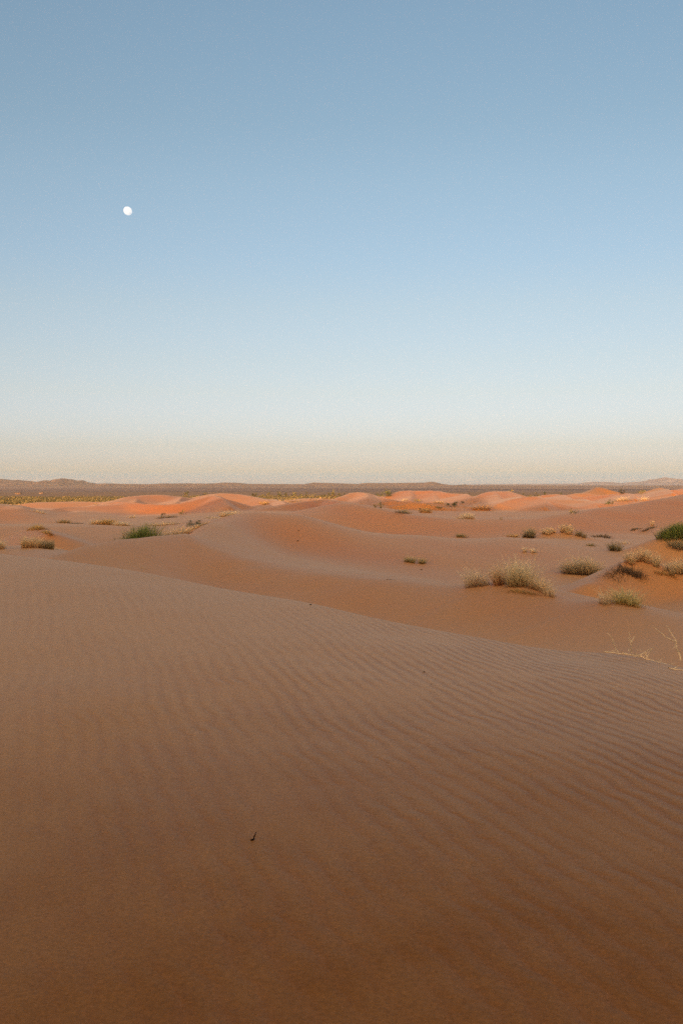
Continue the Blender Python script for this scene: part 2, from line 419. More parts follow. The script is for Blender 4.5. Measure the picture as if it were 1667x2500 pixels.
# ------------------------------------------------------------------ sand material
def sand_material():
    m, t, b = new_mat('sand'); n = N(t)
    pos = n.n('ShaderNodeNewGeometry').outputs['Position']
    at_r = n.n('ShaderNodeAttribute', attribute_name='red').outputs['Fac']
    at_l = n.n('ShaderNodeAttribute', attribute_name='pale').outputs['Fac']
    at_p = n.n('ShaderNodeAttribute', attribute_name='rip').outputs['Fac']
    at_s = n.n('ShaderNodeAttribute', attribute_name='straw').outputs['Fac']
    # colours of the grains, with painted sheen and near shade mixed in
    big = n.noise(pos, 0.35, 3, 0.55)
    mid = n.noise(pos, 1.7, 3, 0.6)
    fine = n.noise(pos, 60.0, 3, 0.7)
    c = n.mix(n.maprange(big, 0.35, 0.65), (0.50, 0.21, 0.060), (0.48, 0.205, 0.074))
    c = n.mix(n.math('MULTIPLY', n.maprange(mid, 0.45, 0.75), 0.35), c, (0.46, 0.17, 0.06))
    c = n.mix(at_r, c, (0.47, 0.150, 0.032))
    c = n.mix(n.maprange(at_l, 0.0, 1.0), c, (0.57, 0.28, 0.135))  # glancing sheen of the upper foreground put into the colour
    at_c = n.n('ShaderNodeAttribute', attribute_name='near_shade').outputs['Fac']
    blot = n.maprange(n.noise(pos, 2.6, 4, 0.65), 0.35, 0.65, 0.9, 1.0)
    c = n.mix(n.math('MULTIPLY', at_c, blot), c, (0.25, 0.084, 0.022))  # shade near the camera mixed into the sand colour
    # ripples: crests about 15 cm apart
    sx = n.n('ShaderNodeSeparateXYZ'); n.l(pos, sx.inputs[0])
    ang = R(-28)
    warp = n.noise(pos, 0.55, 2, 0.5)
    warp2 = n.noise(pos, 3.0, 3, 0.6)
    ph = n.math('ADD', n.math('MULTIPLY', sx.outputs[0], math.cos(R(18))), n.math('MULTIPLY', sx.outputs[1], math.sin(R(18))))
    ph = n.math('MULTIPLY', ph, 2 * math.pi / 0.13)
    ph = n.math('ADD', ph, n.math('MULTIPLY', warp, 13.0))
    ph = n.math('ADD', ph, n.math('MULTIPLY', warp2, 8.0))
    rp = n.math('SINE', ph)
    rp = n.math('POWER', n.math('MULTIPLY_ADD', rp, 0.5, 0.5), 0.7)
    brk = n.maprange(n.noise(pos, 1.3, 3, 0.6), 0.34, 0.60, 0.30, 1.0)
    rph = n.math('MULTIPLY', n.math('MULTIPLY', rp, at_p), brk)
    # ripple troughs mixed towards a darker red-brown
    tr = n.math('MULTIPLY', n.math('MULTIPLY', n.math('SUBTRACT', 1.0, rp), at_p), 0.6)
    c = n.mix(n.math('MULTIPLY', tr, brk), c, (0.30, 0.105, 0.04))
    grain = n.maprange(fine, 0.3, 0.7, 0.80, 1.18, False)
    gm = n.n('ShaderNodeCombineColor')
    for i in range(3): n.l(grain, gm.inputs[i])
    c = n.mix(1.0, c, gm.outputs[0], 'MULTIPLY')
    # straw and gravel flats beyond the dunes
    sn = n.noise(pos, 0.05, 4, 0.65)
    flat = n.mix(n.maprange(sn, 0.4, 0.62), (0.30, 0.19, 0.105), (0.17, 0.135, 0.065))
    rad = n.n('ShaderNodeVectorMath', operation='LENGTH'); n.l(pos, rad.inputs[0])
    flat = n.mix(n.maprange(rad.outputs['Value'], 720, 1000), flat, (0.27, 0.18, 0.15))
    c = n.mix(at_s, c, flat)
    n.l(c, b.inputs['Base Color'])
    b.inputs['Roughness'].default_value = 0.62
    n.l(n.math('MULTIPLY', n.math('SUBTRACT', 1.0, n.math('MAXIMUM', at_s, at_c)), 0.5), b.inputs['Specular IOR Level'])
    n.l(n.math('MULTIPLY_ADD', n.math('MAXIMUM', at_s, at_c), -0.06, 0.07), b.inputs['Sheen Weight'])
    b.inputs['Sheen Roughness'].default_value = 0.4
    b.inputs['Sheen Tint'].default_value = (0.9, 0.88, 1.0, 1)
    bp1 = n.n('ShaderNodeBump'); bp1.inputs['Distance'].default_value = 0.013; bp1.inputs['Strength'].default_value = 1.0
    n.l(rph, bp1.inputs['Height'])
    bp2 = n.n('ShaderNodeBump'); bp2.inputs['Distance'].default_value = 0.0035; bp2.inputs['Strength'].default_value = 0.8
    n.l(n.noise(pos, 85.0, 4, 0.75), bp2.inputs['Height'])
    n.l(bp1.outputs[0], bp2.inputs['Normal'])
    bp3 = n.n('ShaderNodeBump'); bp3.inputs['Distance'].default_value = 0.05; bp3.inputs['Strength'].default_value = 0.5
    n.l(n.noise(pos, 0.9, 3, 0.6), bp3.inputs['Height'])
    n.l(bp2.outputs[0], bp3.inputs['Normal'])
    n.l(bp3.outputs[0], b.inputs['Normal'])
    return m
M_sand = sand_material()

def plain_material():
    m, t, b = new_mat('gravel_plain'); n = N(t)
    pos = n.n('ShaderNodeNewGeometry').outputs['Position']
    mp = n.n('ShaderNodeMapping'); n.l(pos, mp.inputs[0]); mp.inputs['Scale'].default_value = (0.45, 1, 1)
    a = n.noise(mp.outputs[0], 0.0016, 6, 0.66)
    d = n.noise(mp.outputs[0], 0.0006, 4, 0.6)
    sx = n.n('ShaderNodeSeparateXYZ'); n.l(pos, sx.inputs[0])
    c = n.mix(n.maprange(a, 0.38, 0.62), (0.22, 0.14, 0.13), (0.44, 0.29, 0.25))
    c = n.mix(n.math('MULTIPLY', n.maprange(a, 0.66, 0.72), 0.8), c, (0.5, 0.38, 0.3))
    c = n.mix(n.maprange(d, 0.42, 0.6), c, (0.17, 0.115, 0.115))
    near = n.maprange(sx.outputs[1], 1250, 1900, 1.0, 0.0)
    sn = n.noise(pos, 0.012, 5, 0.65)
    flat = n.mix(n.maprange(sn, 0.4, 0.62), (0.27, 0.18, 0.145), (0.19, 0.14, 0.11))
    c = n.mix(near, c, flat)
    n.l(c, b.inputs['Base Color']); b.inputs['Roughness'].default_value = 0.95
    b.inputs['Specular IOR Level'].default_value = 0.1
    return m
M_plain = plain_material()

# ------------------------------------------------------------------ ground sheets
def ground():
    inner = np.linspace(-22.6, 22.6, 520)
    mid = np.arange(24, 60, 1.2)
    outer = np.arange(60, 178.1, 3.0)
    right = np.r_[mid, outer]
    angs = np.r_[-right[::-1], inner, right, ]
    angs = np.r_[angs, 180.0]
    radii = np.r_[0.01, 0.4, 0.9, np.geomspace(1.5, 20, 260), np.geomspace(20, 130, 270)[1:], np.geomspace(130, 450, 240)[1:], np.geomspace(450, 1500, 60)[1:]]
    A, Rr = np.meshgrid(np.radians(angs), radii)
    X = np.sin(A) * Rr; Y = np.cos(A) * Rr
    Z = height(X, Y)
    nr, nc = X.shape
    V = np.stack([X.ravel(), Y.ravel(), Z.ravel()], 1)
    i = np.arange(nr - 1)[:, None] * nc; j = np.arange(nc)[None, :]; j2 = (j + 1) % nc
    Fq = np.stack([(i + j), (i + j2), (i + nc + j2), (i + nc + j)], -1).reshape(-1, 4)
    Fq = Fq[:, ::-1]
    o = mesh_obj('sand_dunes', V, Fq, M_sand)
    tag(o, kind='structure')
    me = o.data
    x, y, z = V[:, 0], V[:, 1], V[:, 2]
    r = np.hypot(x, y)
    px = CX + F * x / np.maximum(y, 0.1)
    py = HY - F * z / np.maximum(y, 0.1)
    def patch(pts, w):          # coarser red sand lying along a line on the dunes
        B = []
        for (a, b2) in zip(pts[:-1], pts[1:]):
            for tt in np.linspace(0, 1, 10, endpoint=False): B.append([a[k] + (b2[k] - a[k]) * tt for k in range(2)])
        G = np.array([ground_hit(*q) for q in B])
        v = np.zeros(len(x))
        lo, hi = G.min(0) - 4 * w, G.max(0) + 4 * w
        m = np.where((x > lo[0]) & (x < hi[0]) & (y > lo[1]) & (y < hi[1]))[0]
        for c0 in range(0, len(m), 80000):
            mm = m[c0:c0 + 80000]
            d = np.sqrt((x[mm][:, None] - G[None, :, 0]) ** 2 + ((y[mm][:, None] - G[None, :, 1])*0.8) ** 2).min(1)
            v[mm] = np.exp(-(d / w) ** 2)
        return v
    red = np.zeros(len(x))
    for pts, w, s in RED: red = np.maximum(red, s * patch(pts, w))
    far = smoothstep(110, 170, r)
    red = np.maximum(red, far * (0.38 + 0.38 * wav(x, y, 45, 7)))
    near_shade = (1 - smoothstep(1.6, 8.2, r + 0.25 * wav(x, y, 1.6, 2) - 0.22 * x)) * (0.95 + 0.05 * wav(x, y, 0.7, 6))  # painted darkening round the camera, standing in for shade on the near sand
    red = red * (0.8 + 0.25 * wav(x, y, 9, 3))
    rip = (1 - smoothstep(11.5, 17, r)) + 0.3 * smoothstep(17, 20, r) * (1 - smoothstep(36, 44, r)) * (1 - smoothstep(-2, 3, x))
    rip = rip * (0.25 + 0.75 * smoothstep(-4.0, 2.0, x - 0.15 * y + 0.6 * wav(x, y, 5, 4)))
    straw = smoothstep(300, 520, r + 60 * wav(x, y, 140, 6)) * (0.55 + 0.45 * smoothstep(0.02, -0.1, x / np.maximum(y, 1)) )
    straw = np.clip(np.maximum(straw, smoothstep(520, 700, r)), 0, 1)
    pale = smoothstep(3.5, 11, r + 0.3 * wav(x, y, 2.0, 9)) * (1 - smoothstep(17, 24, r)) * 0.9 + 0.35 * smoothstep(17, 24, r) * (1 - smoothstep(90, 130, r))  # painted brightening of the sand where it is seen at a glancing angle
    for nm, v in (('pale', pale), ('near_shade', near_shade), ('red', red), ('rip', rip), ('straw', straw)):
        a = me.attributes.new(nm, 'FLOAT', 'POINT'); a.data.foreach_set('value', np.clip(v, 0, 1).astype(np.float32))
    # gravel plain from 1500 m out
    rad2 = np.geomspace(1500, 16000, 30)
    an2 = np.radians(np.r_[angs[:-1:6], 180])
    A, Rr = np.meshgrid(an2, rad2)
    X = np.sin(A) * Rr; Y = np.cos(A) * Rr
    Z = np.full_like(X, -10.0); Z[0] -= 0.15
    nr, nc = X.shape
    V = np.stack([X.ravel(), Y.ravel(), Z.ravel()], 1)
    i = np.arange(nr - 1)[:, None] * nc; j = np.arange(nc)[None, :]; j2 = (j + 1) % nc
    Fq = np.stack([(i + nc + j), (i + nc + j2), (i + j2), (i + j)], -1).reshape(-1, 4)
    p = mesh_obj('gravel_plain', V, Fq, M_plain)
    tag(p, kind='structure')
RED = [
 ([(640,1285),(720,1318),(800,1345),(900,1368),(1000,1372)], 4.5, .9),
 ([(860,1255),(960,1280),(1080,1296),(1170,1290)], 7.0, .9),
 ([(1160,1292),(1240,1298),(1300,1300)], 5.0, .7),
 ([(1380,1295),(1470,1268),(1560,1252),(1667,1232)], 6.0, 1.0),
 ([(1070,1345),(1180,1352),(1290,1360)], 4.0, .6),
 ([(1240,1460),(1320,1475),(1400,1500)], 1.8, .55),
 ([(1480,1425),(1560,1400),(1640,1410),(1700,1425)], 1.6, .7),
 ([(280,1240),(340,1248),(420,1245),(500,1235),(530,1225)], 12, 1.0),
 ([(370,1213),(430,1220)], 10, .9),
 ([(980,1204),(1060,1206)], 12, .9),
 ([(1180,1208),(1240,1205)], 9, .9),
 ([(1270,1222),(1310,1220)], 7, .8),
 ([(1440,1216),(1520,1210)], 10, 1.0),
 ([(1330,1212),(1390,1215)], 12, .8),
 ([(1620,1203),(1667,1202)], 14, .9),
 ([(85,1295),(110,1305)], 2, .9),
 ([(420,1360),(620,1390),(800,1430),(1000,1480)], 3.0, .25),
]
ground()

# ------------------------------------------------------------------ far hills
def hill_material(name, c1, c2):
    m, t, b = new_mat(name); n = N(t)
    pos = n.n('ShaderNodeNewGeometry').outputs['Position']
    mp = n.n('ShaderNodeMapping'); n.l(pos, mp.inputs[0]); mp.inputs['Scale'].default_value = (1, 1, 5)
    a = n.noise(mp.outputs[0], 0.008, 6, 0.65)
    c = n.mix(n.maprange(a, 0.35, 0.65), c1, c2)
    n.l(c, b.inputs['Base Color']); b.inputs['Roughness'].default_value = 0.95
    b.inputs['Specular IOR Level'].default_value = 0.1
    bp = n.n('ShaderNodeBump'); bp.inputs['Distance'].default_value = 22.0
    n.l(n.noise(pos, 0.012, 6, 0.65), bp.inputs['Height']); n.l(bp.outputs[0], b.inputs['Normal'])
    return m
def hills(name, sky_pts, D, depth, mat, seed, front=0.75):
    xs = [p[0] for p in sky_pts]; ys = [p[1] for p in sky_pts]
    g = np.arange(xs[0], xs[-1], 1.5)
    yy = np.interp(g, xs, ys)
    rs = np.random.RandomState(seed)
    yy = yy + np.convolve(rs.randn(len(g) + 8), np.ones(9) / 9, 'valid')[:len(g)] * 0.5
    crest = -(yy - HY) / F * D + 10.0         # height above plain
    T = np.r_[np.linspace(0, 1, 26), np.linspace(1.05, 2, 12)]
    V = []
    for t in T:
        Yd = D - depth * (1 - t)
        x = (g - CX) / F * D * (1 + 0.0 * t)
        sh = (t ** 1.7) if t <= 1 else (1 - (t - 1)) ** 0.9
        gul = wav(x, Yd * np.ones_like(x), 90, seed % 9) * 0.35 + wav(x, Yd * np.ones_like(x), 260, (seed + 5) % 9) * 0.45
        z = -10.5 + np.maximum(crest, 0.5) * sh * (1 + gul * (1 - sh) * 1.0)
        V.append(np.stack([x, np.full_like(x, Yd), z], 1))
    V = np.concatenate(V); nc = len(g); nr = len(T)
    i = np.arange(nr - 1)[:, None] * nc; j = np.arange(nc - 1)[None, :]
    Fq = np.stack([(i + j), (i + j + 1), (i + nc + j + 1), (i + nc + j)], -1).reshape(-1, 4)
    o = mesh_obj(name, V, Fq, mat)
    tag(o, kind='structure')
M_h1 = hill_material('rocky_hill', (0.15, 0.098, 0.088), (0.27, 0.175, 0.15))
M_h2 = hill_material('pale_hill', (0.15, 0.165, 0.25), (0.30, 0.31, 0.43))  # blue of the distant haze put into the rock colour
hills('rocky_hills', [(-500,1176),(-300,1171),(-150,1174),(-60,1170),(0,1169),(17,1173),(46,1171),(54,1175),(92,1176),(113,1172),(122,1176),(130,1174),(142,1169),(153,1167),(163,1168),(184,1178),(191,1181),(216,1182),(256,1180),(300,1181),(365,1182),(390,1180),(480,1180),(524,1180),(545,1178),(573,1178),(607,1181),(740,1182),(764,1178),(807,1179),(871,1181),(893,1179),(971,1179),(1035,1178),(1046,1176),(1057,1176),(1086,1183),(1110,1184.5),(1136,1182.5),(1153,1184.5),(1200,1184.5),(1400,1185),(1667,1185),(2200,1184)], 7500, 1500, M_h1, 3)
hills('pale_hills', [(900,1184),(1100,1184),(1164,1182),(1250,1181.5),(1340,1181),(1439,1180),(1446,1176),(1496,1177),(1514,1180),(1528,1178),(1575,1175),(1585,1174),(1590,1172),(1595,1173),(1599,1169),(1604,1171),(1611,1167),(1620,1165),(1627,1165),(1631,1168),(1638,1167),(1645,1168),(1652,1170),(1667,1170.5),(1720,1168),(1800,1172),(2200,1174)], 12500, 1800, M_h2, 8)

# ------------------------------------------------------------------ moon
def moon():
    m, t, b = new_mat('moon_rock'); n = N(t)
    pos = n.n('ShaderNodeTexCoord').outputs['Object']
    c = n.mix(n.maprange(n.noise(pos, 0.02, 4, 0.6), 0.45, 0.65), (0.10, 0.14, 0.22), (0.06, 0.09, 0.15))
    n.l(c, b.inputs['Base Color']); b.inputs['Roughness'].default_value = 1
    b.inputs['Specular IOR Level'].default_value = 0
    n.l(n.mix(n.maprange(n.noise(pos, 0.03, 3, 0.6), 0.40, 0.62), (0.92, 0.96, 1.0), (0.72, 0.78, 0.84)), b.inputs['Emission Color']); b.inputs['Emission Strength'].default_value = 0.50
    D = 20000.0
    c0 = P(312.5, 515, D)
    rad = 10.6 / F * D
    V, Fc = [], []
    nu, nv = 48, 24
    for a in range(nv + 1):
        for q in range(nu):
            th, ph = math.pi * a / nv, 2 * math.pi * q / nu
            V.append((rad * math.sin(th) * math.cos(ph), rad * math.sin(th) * math.sin(ph), rad * math.cos(th)))
    for a in range(nv):
        for q in range(nu):
            Fc.append((a * nu + q, (a + 1) * nu + q, (a + 1) * nu + (q + 1) % nu, a * nu + (q + 1) % nu))
    o = mesh_obj('moon', V, Fc, m)
    o.location = c0
    o.rotation_euler = (0, R(45), 0); o.scale = (1.03, 1, 0.93)
    tag(o, 'small white nearly full moon in the clear blue sky', 'moon')
moon()

# ------------------------------------------------------------------ plants
def plant_mat(name, rough=0.85, trans=0.0):
    m, t, b = new_mat(name); n = N(t)
    a = n.n('ShaderNodeVertexColor'); a.layer_name = 'Col'
    pos = n.n('ShaderNodeNewGeometry').outputs['Position']
    nz = n.maprange(n.noise(pos, 9.0, 2), 0.3, 0.7, 0.8, 1.2)
    gm = n.n('ShaderNodeCombineColor')
    for i in range(3): n.l(nz, gm.inputs[i])
    n.l(n.mix(1.0, a.outputs[0], gm.outputs[0], 'MULTIPLY'), b.inputs['Base Color'])
    b.inputs['Roughness'].default_value = rough
    b.inputs['Specular IOR Level'].default_value = 0.2
    if trans > 0:
        tl = n.n('ShaderNodeBsdfTranslucent'); n.l(a.outputs[0], tl.inputs[0])
        mx = n.n('ShaderNodeMixShader'); mx.inputs[0].default_value = trans
        n.l(b.outputs[0], mx.inputs[1]); n.l(tl.outputs[0], mx.inputs[2])
        n.l(mx.outputs[0], t.nodes['Material Output'].inputs['Surface'])
    return m
M_grass = plant_mat('dry_grass', trans=0.5); M_leaf = plant_mat('leaves', trans=0.25); M_wood = plant_mat('dry_wood')

def blades(rs, base, hgt, lean, n_seg, bw, c_root, c_mid, c_tip, curl=0.5):
    """base (n,3); hgt (n,), lean (n,2) horizontal offset of tip in units of height"""
    n = len(base)
    T = np.linspace(0, 1, n_seg + 1)
    yaw = rs.uniform(0, math.pi, n)
    sx, sy = np.cos(yaw), np.sin(yaw)
    V = np.zeros((n, n_seg + 1, 2, 3)); C = np.zeros((n, n_seg + 1, 2, 3))
    wob = rs.randn(n, 2) * 0.05
    cr = (0.75 + 0.5 * rs.rand(n))[:, None]
    for k, t in enumerate(T):
        off = lean * (t ** (1 + curl * 2))[..., None] if False else lean * (t ** (1 + curl))
        off = off + wob * math.sin(t * math.pi * 1.5)
        p = np.stack([base[:, 0] + off[:, 0] * hgt, base[:, 1] + off[:, 1] * hgt,
                      base[:, 2] + hgt * t * np.sqrt(np.clip(1 - 0.35 * (np.hypot(lean[:, 0], lean[:, 1]) * t) ** 2, 0.12, 1))], 1)
        w = bw * (1 - 0.75 * t) * 0.5
        V[:, k, 0] = p; V[:, k, 1] = p
        V[:, k, 0, 0] -= sx * w; V[:, k, 0, 1] -= sy * w
        V[:, k, 1, 0] += sx * w; V[:, k, 1, 1] += sy * w
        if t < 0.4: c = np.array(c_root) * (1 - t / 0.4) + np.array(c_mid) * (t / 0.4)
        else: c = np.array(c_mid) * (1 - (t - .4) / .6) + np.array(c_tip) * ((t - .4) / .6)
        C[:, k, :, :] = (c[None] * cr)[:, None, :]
    idx = (np.arange(n)[:, None] * (n_seg + 1) + np.arange(n_seg)[None, :]) * 2
    Fq = np.stack([idx, idx + 1, idx + 3, idx + 2], -1).reshape(-1, 4)
    return V.reshape(-1, 3), Fq, C.reshape(-1, 3)

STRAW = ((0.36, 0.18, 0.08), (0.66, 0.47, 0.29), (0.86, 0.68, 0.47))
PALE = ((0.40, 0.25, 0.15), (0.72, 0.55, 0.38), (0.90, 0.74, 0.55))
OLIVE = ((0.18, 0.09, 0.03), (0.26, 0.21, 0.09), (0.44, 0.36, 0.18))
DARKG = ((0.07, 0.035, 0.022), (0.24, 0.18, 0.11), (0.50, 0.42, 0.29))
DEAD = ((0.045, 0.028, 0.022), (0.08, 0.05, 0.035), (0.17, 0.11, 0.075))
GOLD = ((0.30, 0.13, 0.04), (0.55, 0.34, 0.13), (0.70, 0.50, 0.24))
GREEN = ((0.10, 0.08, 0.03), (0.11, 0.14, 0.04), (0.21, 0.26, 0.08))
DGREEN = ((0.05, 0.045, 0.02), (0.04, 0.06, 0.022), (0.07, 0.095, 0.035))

def path_points(path, n, rs, jitter):
    path = np.array(path, float)
    if len(path) == 1: path = np.array([path[0], path[0]])
    seg = np.r_[0, np.cumsum(np.linalg.norm(np.diff(path, axis=0), axis=1))]
    s = rs.rand(n) * seg[-1] if seg[-1] > 0 else np.zeros(n)
    q = np.stack([np.interp(s, seg, path[:, k]) for k in range(3)], 1) if seg[-1] > 0 else np.repeat(path[:1], n, 0)
    q[:, :2] += rs.randn(n, 2) * jitter
    q[:, 2] = height(q[:, 0], q[:, 1]) - 0.01
    f = s / seg[-1] if seg[-1] > 0 else np.full(n, .5)
    return q, f

_seed = [100]
def tuft(label, path, hpx, n, pal=STRAW, wpx=None, spread=0.7, cat='grass', name='grass_tussock', jit=None, bw=None, lean0=(0, 0), group=None, Y=None, curl=0.6, prof=None, nseg=3, clump=None):
    """a tussock of dry grass; path is a list of photo points of its foot"""
    _seed[0] += 1
    rs = np.random.RandomState(_seed[0])
    pts = [ground_hit(*p) if Y is None else at(p[0], Y) for p in path]
    if len(pts) > 1:      # keep the foot line at a steady distance
        ym = np.median([p[1] for p in pts])
        pts = [p if abs(p[1] - ym) < 0.25 * ym else at(path[i][0], ym) for i, p in enumerate(pts)]
    Yc = float(np.mean([p[1] for p in pts])); sc = Yc / F
    if Y is not None:      # foot partly behind a crest: stand tall enough to show the same tip
        base_py = float(np.mean([HY - F * q[2] / q[1] for q in pts])); hpx = float(np.clip(base_py - np.mean([q[1] for q in path]) + hpx, hpx, hpx * 2.0))
    hm = hpx * sc
    jw = (wpx or hpx * 0.5) * sc * 0.5 if jit is None else jit * sc
    if clump:             # gather the roots in a few crowns
        crown, cf = path_points(pts, clump, rs, jw * 0.7)
        k = rs.randint(0, clump, n)
        base = crown[k] + 0
        base[:, :2] += rs.randn(n, 2) * hm * 0.10
        base[:, 2] = height(base[:, 0], base[:, 1]) - 0.01
        f = cf[k]; cen = crown[k]
        hk = (0.65 + 0.5 * rs.rand(clump))[k]
    else:
        base, f = path_points(pts, n, rs, jw)
        cen, _ = path_points(pts, 1, rs, 0); cen = base * 0 + np.mean(pts, 0)
        hk = 1.0
    hh = hm * (0.45 + 0.6 * rs.rand(n)) * hk
    hh = hh * np.where(rs.rand(n) > 0.93, 1.4, 1.0)
    if prof is not None: hh = hh * np.interp(f, np.linspace(0, 1, len(prof)), prof)
    spread = spread * 1.2; n_ = n
    d = (base[:, :2] - cen[:, :2]) / max(jw, 1e-3) if not clump else (base[:, :2] - cen[:, :2]) / (hm * 0.12)
    lean = d * 0.28 * spread + rs.randn(n, 2) * 0.30 * spread + np.array(lean0)
    bw = bw or max(0.42 * sc * 2.45, 0.004)
    V, Fq, C = blades(rs, base, hh, lean, nseg, bw, *pal, curl=curl)
    loc = np.mean(pts, 0)
    o = mesh_obj(name, V, Fq, M_grass, cols=C, smooth=False, loc=loc)
    tag(o, label, cat, group)
    return o

def tube(pts, r0, r1, k=5):
    pts = np.array(pts, float); n = len(pts)
    V, Fc = [], []
    for i in range(n):
        t = pts[min(i + 1, n - 1)] - pts[max(i - 1, 0)]
        t = t / (np.linalg.norm(t) + 1e-9)
        a = np.cross(t, [0, 0, 1]); 
        if np.linalg.norm(a) < 1e-3: a = np.array([1.0, 0, 0])
        a /= np.linalg.norm(a); b = np.cross(t, a)
        r = r0 + (r1 - r0) * i / (n - 1)
        for q in range(k):
            an = 2 * math.pi * q / k
            V.append(pts[i] + r * (math.cos(an) * a + math.sin(an) * b))
    for i in range(n - 1):
        for q in range(k):
            Fc.append([i * k + q, i * k + (q + 1) % k, (i + 1) * k + (q + 1) % k, (i + 1) * k + q])
    return np.array(V), np.array(Fc)
def join(parts):
    Vs, Fs, o = [], [], 0
    for V, Fq in parts:
        Vs.append(V); Fs.append(Fq + o); o += len(V)
    return np.concatenate(Vs), np.concatenate(Fs)

def shrub(label, path, hpx, wpx, n, pal=GREEN, style='leaf', Y=None, cat='shrub', name='desert_shrub', group=None, lean0=(0, 0), prof=None, sunk=0.0):
    """woody shrub: stems and foliage as two parts"""
    _seed[0] += 1
    rs = np.random.RandomState(_seed[0])
    pts = [ground_hit(*p) if Y is None else at(p[0], Y) for p in path]
    ym = float(np.mean([p[1] for p in pts]))
    if len(pts) > 1: pts = [at(path[i][0], ym + (pts[i][1] - ym) * 0.3) for i in range(len(pts))]
    sc = ym / F
    if Y is not None:
        base_py = float(np.mean([HY - F * q[2] / q[1] for q in pts])); hpx = float(np.clip(base_py - np.mean([q[1] for q in path]) + hpx, hpx, hpx * 2.0))
    c = np.mean(pts, 0); H = hpx * sc; W = wpx * sc * 0.5
    root = empty(name, c)
    tag(root, label, cat, group)
    ns = max(7, int(n / 120)) if style != 'tiny' else 6
    parts = []
    tips = []
    for i in range(min(ns, 26)):
        a = rs.uniform(0, 2 * math.pi); q = math.sqrt(rs.rand())
        f = rs.rand(); b0 = np.array(pts[0]) * (1 - f) + np.array(pts[-1]) * f if len(pts) > 1 else c
        bx = np.array([b0[0] + rs.randn() * W * 0.12, b0[1] + rs.randn() * W * 0.12, 0]); bx[2] = height(bx[:1], bx[1:2])[0] - 0.02
        tp = bx + np.array([math.cos(a) * q * W * 0.8 + lean0[0] * H, math.sin(a) * q * W * 0.6, H * (0.85 - 0.35 * q)])
        md = (bx + tp) / 2 + rs.randn(3) * H * 0.06
        parts.append(tube([bx, md, tp], H * 0.022, H * 0.007, 4)); tips.append((bx, md, tp))
    V, Fq = join(parts)
    wc = np.tile(np.array([[0.14, 0.09, 0.06]]), (len(V), 1)) * (0.7 + 0.6 * rs.rand(len(V), 1))
    mesh_obj('stems', V - c, Fq, M_wood, parent=root, cols=wc)
    if style == 'broom':
        base, f = path_points(pts, n, rs, W * 0.22)
        hh = H * (0.45 + 0.6 * rs.rand(n))
        if prof is not None: hh = hh * np.interp(f, np.linspace(0, 1, len(prof)), prof)
        lift = rs.rand(n) ** 1.5 * 0.45
        base[:, 2] += lift * hh
        base[:, 0] += lift * hh * rs.randn(n) * 0.4
        d = (base[:, :2] - c[:2]) / max(W, 1e-3)
        lean = d * 0.35 + rs.randn(n, 2) * 0.30 + np.array(lean0)
        V, Fq, C = blades(rs, base, hh * (1 - 0.75 * lift), lean, 3, max(1.2 * sc, 0.008), *pal, curl=0.4)
    else:
        # leaf sprays gathered round the twigs
        K = max(6, int(n / 28))
        th = rs.uniform(0, 2 * math.pi, K); rr = np.sqrt(rs.rand(K)); hz = rs.rand(K)
        top = np.sqrt(np.clip(1 - 0.75 * rr ** 2, 0, 1)) * (0.75 + 0.35 * rs.rand(K))
        cc = np.stack([c[0] + np.cos(th) * rr * W + lean0[0] * H * hz, c[1] + np.sin(th) * rr * W * 0.8, c[2] + H * (0.10 + 0.9 * hz ** 0.8 * top)], 1)
        k = rs.randint(0, K, n)
        p = cc[k] + rs.randn(n, 3) * np.array([W * 0.13, W * 0.13, H * 0.085])
        p[:, 2] = np.maximum(p[:, 2], c[2] + 0.01 * H)
        s = (0.035 + 0.045 * rs.rand(n)) * max(H, W) * (300.0 / max(n, 60)) ** 0.35
        u = rs.randn(n, 3); u[:, 2] += 0.5; u /= np.linalg.norm(u, axis=1)[:, None]
        v = rs.randn(n, 3); v -= (v * u).sum(1)[:, None] * u; v /= np.linalg.norm(v, axis=1)[:, None]
        V = np.stack([p - u * s[:, None] * 1.3, p + v * s[:, None] * 0.5, p + u * s[:, None] * 1.3, p - v * s[:, None] * 0.5], 1).reshape(-1, 3)
        Fq = np.arange(4 * n).reshape(-1, 4)
        tone = (0.55 + 0.9 * rs.rand(K))[k] * (0.8 + 0.4 * rs.rand(n))
        mixf = rs.rand(K)[k][:, None]
        cl = np.array(pal[1])[None] * (1 - mixf) + np.array(pal[2])[None] * mixf
        C = np.repeat(cl * tone[:, None], 4, 0)
    mesh_obj('foliage', V - c, Fq, M_leaf, parent=root, cols=C, smooth=False)
    return root

# ---- plants and small things
# PLANTS-BEGIN
G1 = 'dry grass tussocks on the dunes'
# --- right foreground clump on the near crest
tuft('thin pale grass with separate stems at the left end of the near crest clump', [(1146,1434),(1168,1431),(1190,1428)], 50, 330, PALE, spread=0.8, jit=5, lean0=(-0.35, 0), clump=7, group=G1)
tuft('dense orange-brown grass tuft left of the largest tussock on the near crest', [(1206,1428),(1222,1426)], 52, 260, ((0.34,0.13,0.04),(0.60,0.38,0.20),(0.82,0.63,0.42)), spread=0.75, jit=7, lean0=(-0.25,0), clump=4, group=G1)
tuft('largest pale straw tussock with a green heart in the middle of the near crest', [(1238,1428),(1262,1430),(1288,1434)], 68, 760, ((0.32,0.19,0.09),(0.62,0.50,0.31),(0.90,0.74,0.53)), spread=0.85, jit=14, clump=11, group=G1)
tuft('yellow straw grass running down the right end of the near crest', [(1296,1436),(1325,1446),(1355,1458)], 42, 430, STRAW, spread=0.85, jit=8, clump=10, group=G1, prof=[1.15,1,.8,.5])
